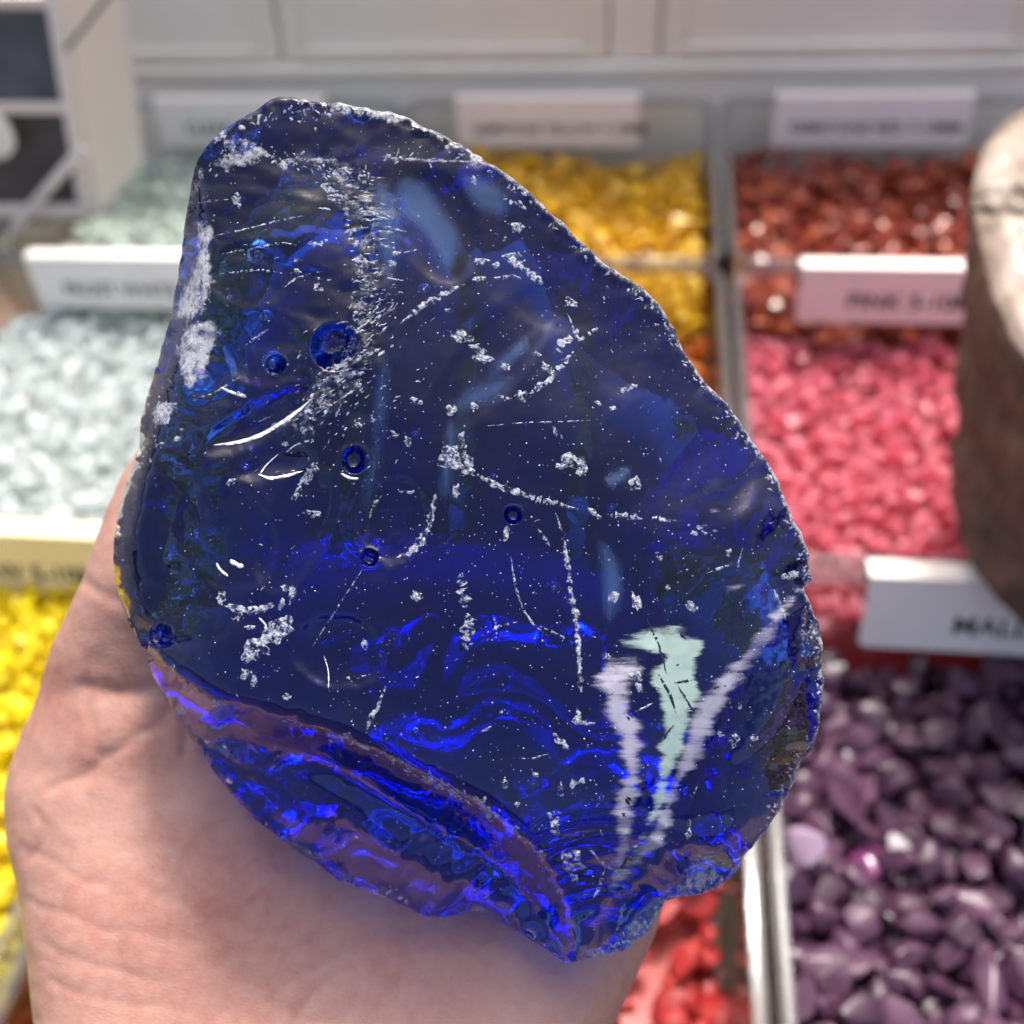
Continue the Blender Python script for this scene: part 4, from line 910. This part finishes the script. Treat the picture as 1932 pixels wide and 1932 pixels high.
# sheets inside the glass, coloured pale blue to imitate refracted glow
def glow_sheet_mat(nm, dens):
    m, t, b, o = newmat(nm)
    tl = N(t, 'ShaderNodeBsdfTranslucent'); tl.inputs[0].default_value = (.55, .78, .95, 1); df = N(t, 'ShaderNodeBsdfDiffuse'); df.inputs[0].default_value = (.5, .72, .95, 1)
    ad = N(t, 'ShaderNodeMixShader'); ad.inputs[0].default_value = .5; t.links.new(tl.outputs[0], ad.inputs[1]); t.links.new(df.outputs[0], ad.inputs[2])
    tr = N(t, 'ShaderNodeBsdfTransparent'); at_ = N(t, 'ShaderNodeAttribute'); at_.attribute_name = 'dens'
    nz = noise(t, 90, 3, .6); fc = math_(t, 'MULTIPLY', math_(t, 'MULTIPLY', at_.outputs['Fac'], dens), math_(t, 'ADD', nz.outputs[0], .35), True)
    mx = N(t, 'ShaderNodeMixShader'); t.links.new(fc, mx.inputs[0]); t.links.new(tr.outputs[0], mx.inputs[1]); t.links.new(ad.outputs[0], mx.inputs[2]); t.links.new(mx.outputs[0], o.inputs[0]); return m
GLOW = glow_sheet_mat('painted_inner_glow', .62)
def glow_sheet(poly, d0, d1, soft=22.):
    pl_ = smooth_closed(poly, 2); lo_, hi_ = pl_.min(0), pl_.max(0)
    g1, g2 = np.meshgrid(np.arange(lo_[0], hi_[0]+9, 9.), np.arange(lo_[1], hi_[1]+9, 9.)); q_ = np.stack([g1.ravel(), g2.ravel()], 1)
    sd = np.where(inpoly(q_, pl_), dseg(q_, np.vstack([pl_, pl_[:1]])), 0); w_ = g1.shape[1]; h_ = g1.shape[0]
    tt = (q_[:, 1]-lo_[1])/(hi_[1]-lo_[1]); dep = d0+(d1-d0)*tt+8*vnoise(q_[:, 0], q_[:, 1], 60.)
    hv_ = np.array([HF(*p__) for p__ in q_]); v_ = Parr(q_, D0-(hv_-dep)*KPX)-CO
    f_ = [(j*w_+i, j*w_+i+1, (j+1)*w_+i+1, (j+1)*w_+i) for j in range(h_-1) for i in range(w_-1) if sd[[j*w_+i, j*w_+i+1, (j+1)*w_+i+1, (j+1)*w_+i]].max() > 0]
    me = mesh('inner_glow_sheet', v_, f_, True); a_ = me.attributes.new('dens', 'FLOAT', 'POINT'); a_.data.foreach_set('value', sstep(0, soft, sd).astype(np.float32))
    return obj('inner_glow_sheet', me, GLOW, chunk)
glow_sheet([(735,335),(800,320),(845,390),(880,440),(875,490),(850,540),(820,510),(790,440),(745,420)], 14, 26, 30)
glow_sheet([(690,340),(735,330),(770,420),(760,520),(720,560),(700,480)], 10, 18, 34)
glow_sheet([(1000,628),(1002,660),(975,690),(930,720),(905,738),(925,690),(960,650)], 16, 30, 16)
glow_sheet([(880,720),(990,690),(960,760),(880,790),(830,780)], 24, 34, 34)
glow_sheet([(1120,1000),(1170,1040),(1185,1110),(1160,1180),(1130,1170),(1125,1090)], 20, 30, 24)
glow_sheet([(700,690),(740,650),(745,760),(720,900),(690,1000),(670,940),(700,820)], 26, 40, 36)
glow_sheet([(840,780),(870,800),(860,900),(845,960),(820,930),(835,850)], 20, 30, 20)
glow_sheet([(1130,905),(1175,878),(1195,880),(1185,905),(1150,925)], 12, 14, 9)
glow_sheet([(860,320),(930,330),(970,380),(960,420),(900,410),(870,370)], 18, 24, 26)
# fine sparkling seeds
def seed_mat():
    m, t, b, o = newmat('seed_sparkle')
    ge = N(t, 'ShaderNodeNewGeometry')
    t.links.new(ramp(t, ge.outputs['Random Per Island'], [(0, (.10, .16, .42)), (.5, (.30, .40, .66)), (.8, (.66, .70, .80)), (1, (.85, .86, .88))]), b.inputs['Base Color'])
    b.inputs['Roughness'].default_value = .2; return m
sm = MB()
for _ in range(3600):
    px, py = random.uniform(225, 1550), random.uniform(190, 1810)
    if not inside1(px, py): continue
    if px < 620 and random.random() < .55: continue
    s = random.choice((.6, .75, .85, .95, 1.1, 1.5))
    sm.add([SP_(px+dx*s, py+dy*s, dz*s*.8) for dx, dy, dz in ((1, 0, .1), (-1, 0, .1), (0, 1, .1), (0, -1, .1), (0, 0, 1))], [(0, 2, 4), (2, 1, 4), (1, 3, 4), (3, 0, 4)])
so = obj('glass_seeds', mesh('glass_seeds', sm.v, sm.f, True), seed_mat(), chunk); tag(so, kind='stuff')
# air bubbles
bmS = bmesh.new(); bmesh.ops.create_icosphere(bmS, subdivisions=4, radius=1.); bmesh.ops.reverse_faces(bmS, faces=bmS.faces)
BUB = bpy.data.meshes.new('bubble'); bmS.to_mesh(BUB); bmS.free(); BUB.polygons.foreach_set('use_smooth', [True]*len(BUB.polygons)); BUB.materials.append(AIR)
bubs = [cz(z3, (970,1180), 9), cz(z3, (925,1300), 11), cz(z6, (300,530), 26), cz(z6, (1810,660), 11), cz(z7, (1195,710), 11), cz(z7, (1650,805), 10), cz(z4, (1335,1300), 14), cz(z4, (1440,1390), 15), cz(z4, (385,245), 9), cz(z4, (605,1060), 8), cz(z3, (1130,580), 22), cz(z6, (780,1500), 15), cz(z4, (1730,745), 9), cz(z4, (920,530), 7), cz(z3, (1080,260), 16), cz(z2, (170,905), 14), cz(z1, (830,1420), 30), cz(z7, (885,1255), 9), cz(z8, (760,830), 8), cz(z8, (600,395), 9), cz(z6, (735,1275), 7), cz(z6, (1640,1890), 8), cz(z3, (820,130), 7)]
for k in range(70):
    px, py = random.uniform(280, 1500), random.uniform(260, 1700)
    if inside1(px, py): bubs.append((px, py, random.choice((2.5, 3, 3.5, 4, 5))))
for px, py, r_ in bubs:
    o = bpy.data.objects.new('bubble', BUB); COL.objects.link(o); o.parent = chunk
    o.location = SP_(px, py, -r_*1.15-2); s = r_*KPX; o.scale = (s, s, s)

# ------------------------------------------------------------------ hand
def skin_mat():
    m, t, b, o = newmat('skin')
    n1 = noise(t, 45, 5, .6); n2 = noise(t, 400, 4, .6); n3 = noise(t, 1500, 4, .6)
    f = math_(t, 'ADD', math_(t, 'MULTIPLY', n1.outputs[0], .62), math_(t, 'MULTIPLY', n2.outputs[0], .38))
    t.links.new(ramp(t, f, [(.36, (.37, .16, .12)), (.5, (.415, .222, .168)), (.7, (.455, .275, .215))]), b.inputs['Base Color'])
    b.inputs['Roughness'].default_value = .42; b.inputs['Specular IOR Level'].default_value = .45
    b.inputs['Subsurface Weight'].default_value = .25; b.inputs['Subsurface Radius'].default_value = (1, .35, .2); b.inputs['Subsurface Scale'].default_value = .0035
    tc = N(t, 'ShaderNodeTexCoord'); mp = N(t, 'ShaderNodeMapping'); mp.inputs['Scale'].default_value = (1, 2.6, 1.4); mp.inputs['Rotation'].default_value = (0, .3, .6)
    t.links.new(tc.outputs['Object'], mp.inputs[0]); vo = N(t, 'ShaderNodeTexVoronoi'); vo.feature = 'DISTANCE_TO_EDGE'; vo.inputs['Scale'].default_value = 650; t.links.new(mp.outputs[0], vo.inputs['Vector'])
    nb = bump(t, vo.outputs['Distance'], .12, .0008); nb = bump(t, n3.outputs[0], .15, .0005, nb)
    nw = noise(t, 1., 4, .6, None); mp2 = N(t, 'ShaderNodeMapping'); mp2.inputs['Scale'].default_value = (60, 330, 200); mp2.inputs['Rotation'].default_value = (.2, .3, .35)
    t.links.new(tc.outputs['Object'], mp2.inputs[0]); t.links.new(mp2.outputs[0], nw.inputs['Vector'])
    nb = bump(t, nw.outputs[0], .12, .0012, nb)
    t.links.new(nb, b.inputs['Normal']); return m
pol = smooth_closed(PALM, 2); pol = resample(pol, 13); npz = len(pol)
gx, gy = np.meshgrid(np.arange(0, 1320, 13.), np.arange(800, 2410, 12.)); hp = np.stack([gx.ravel(), gy.ravel()], 1)+rng.uniform(-1, 1, (gx.size, 2))
hp = hp[inpoly(hp, pol)]; hp = hp[dseg(hp, np.vstack([pol, pol[:1]])) > 8]
hv, _, hf, hov, _, _ = delaunay_2d_cdt([Vector(q) for q in np.vstack([pol, hp])], [(i, (i+1) % npz) for i in range(npz)], [], 1, 1e-3)
hxy = np.array([(q.x, q.y) for q in hv]); ho = np.array([any(k < npz for k in o_) for o_ in hov])
hd = dseg(hxy, np.vstack([pol, pol[:1]])); hd[ho] = 0
prof = np.sqrt(np.clip(1-(1-np.clip(hd/135., 0, 1))**2, 0, 1))
hbase = palm_base(hxy[:, 0], hxy[:, 1]); Tk = .0105
fd = hbase+Tk*(1-prof); bd = hbase+Tk+(.013)*prof
hF = Parr(hxy, fd); hB = Parr(hxy, bd); nh = len(hxy)
hbi = np.where(ho, np.arange(nh), -1); hbi[~ho] = nh+np.arange((~ho).sum())
verts = list(hF)+list(hB[~ho]); faces = [tuple(q) for q in hf]+[tuple(hbi[i] for i in reversed(q)) for q in hf]
mb = MB(); mb.add(verts, faces)
def capsule(p0, p1, r0, r1):
    p0, p1 = np.array(p0), np.array(p1); t_ = p1-p0; L = np.linalg.norm(t_); t_ /= L
    a_ = np.cross(t_, [.3, .5, .8]); a_ /= np.linalg.norm(a_); b_ = np.cross(t_, a_); rows = []; ns_ = 16
    st = [(-math.cos(u)*r0, r0*math.sin(u)) for u in np.linspace(.05, math.pi/2, 6)]+[(L+math.sin(u)*r1, r1*math.cos(u)) for u in np.linspace(0, math.pi/2-.05, 6)]
    for s_, r_ in st: rows += [p0+t_*s_+r_*(a_*math.cos(2*math.pi*i/ns_)+b_*math.sin(2*math.pi*i/ns_)) for i in range(ns_)]
    m_ = len(st); f_ = [(k*ns_+i, k*ns_+(i+1) % ns_, (k+1)*ns_+(i+1) % ns_, (k+1)*ns_+i) for k in range(m_-1) for i in range(ns_)]
    f_ += [tuple(range(ns_-1, -1, -1)), tuple(range((m_-1)*ns_, m_*ns_))]; mb.add(rows, f_)
for jts in ([(600,1160,.2085),(590,900,.2115),(610,690,.2115),(640,560,.2105)], [(780,1120,.2090),(780,840,.2120),(790,620,.2125),(800,480,.2115)], [(960,1120,.2085),(970,880,.2120),(960,680,.2120),(950,560,.2110)], [(1140,1160,.2070),(1150,980,.2110),(1130,830,.2110),(1110,730,.2105)]):
    rad = [.0095, .0088, .0080, .0072]
    if jts[0][0] > 1100: rad = [.0082, .0076, .007, .0064]
    for k in range(3): capsule(P(*jts[k]), P(*jts[k+1]), rad[k], rad[k+1])
HO = P(600, 1900, .19)
hm = mesh('hand_raw', np.array(mb.v)-HO, mb.f)
bm = bmesh.new(); bm.from_mesh(hm); bmesh.ops.recalc_face_normals(bm, faces=bm.faces); bm.to_mesh(hm); bm.free()
tmp = bpy.data.objects.new('tmp', hm); COL.objects.link(tmp)
md = tmp.modifiers.new('r', 'REMESH'); md.mode = 'VOXEL'; md.voxel_size = .0008
ms = tmp.modifiers.new('s', 'SMOOTH'); ms.factor = .5; ms.iterations = 8
dg = bpy.context.evaluated_depsgraph_get(); HM = bpy.data.meshes.new_from_object(tmp.evaluated_get(dg)); bpy.data.objects.remove(tmp)
HM.name = 'hand'
nv = len(HM.vertices); co = np.empty(nv*3); HM.vertices.foreach_get('co', co); co = co.reshape(-1, 3)
nr_ = np.empty(nv*3); HM.vertices.foreach_get('normal', nr_); nr_ = nr_.reshape(-1, 3)
wp = co+HO; dd = wp-CAM; zz = dd@FW; hx = 966+1932*(dd@RT)/zz; hy = 966-1932*(dd@UP)/zz; q2 = np.stack([hx, hy], 1)
facing = np.clip(-(nr_@FW)*2, 0, 1)
disp = np.zeros(nv)
CREASE = [([(150,1098),(180,1118),(222,1130),(270,1142)], 14, .0007), ([(165,1300),(195,1312),(240,1308),(300,1303),(345,1308)], 18, .0012), ([(98,1490),(140,1470),(178,1448),(225,1412),(262,1388),(308,1349),(340,1318)], 15, .0008),
          ([(170,1330),(178,1380),(185,1420)], 9, .0006), ([(345,1352),(352,1395),(345,1430)], 8, .0007), ([(400,1400),(440,1450),(500,1500)], 22, .0012),
          ([(548,1855),(600,1822),(657,1797),(740,1762),(815,1732)], 17, .0006), ([(545,1960),(575,1890),(610,1850),(650,1835)], 17, .0006), ([(800,1830),(780,1880),(760,1960)], 15, .0003), ([(700,1830),(760,1790),(830,1760)], 14, .0003),
          ([(60,1700),(150,1740),(260,1765),(380,1780)], 9, .0003), ([(80,1780),(180,1830),(300,1850)], 9, .0003), ([(100,1850),(200,1890),(330,1905)], 9, .0003), ([(40,1600),(140,1650),(240,1690)], 9, .0003), ([(60,1520),(95,1560),(60,1620)], 8, .0003), ([(300,1690),(420,1740),(560,1760)], 8, .00025), ([(1150,1760),(1110,1840),(1080,1930)], 9, .0003)]
q3 = q2+np.stack([fbm(hx, hy, 45., 2)*14, fbm(hx+333, hy, 45., 2)*14], 1)
for pts, w, dp in CREASE: disp -= .6*dp*np.exp(-(dseg(q3, smooth_open(pts))/w)**2)
disp += .0010*np.exp(-(((hx-110)/70)**2+((hy-1230)/90)**2))+.0012*np.exp(-(((hx-230)/95)**2+((hy-1395)/60)**2))+.0012*np.exp(-(((hx-420)/80)**2+((hy-1375)/60)**2))
disp += .00035*fbm(hx, hy, 60., 3)
co = co+nr_*(disp*facing)[:, None]
HM.vertices.foreach_set('co', co.ravel()); HM.update(); HM.polygons.foreach_set('use_smooth', [True]*len(HM.polygons))
hand = obj('hand', HM, skin_mat(), None, HO); tag(hand, 'bare left hand, palm up, holding the large chunk of blue glass', 'hand')
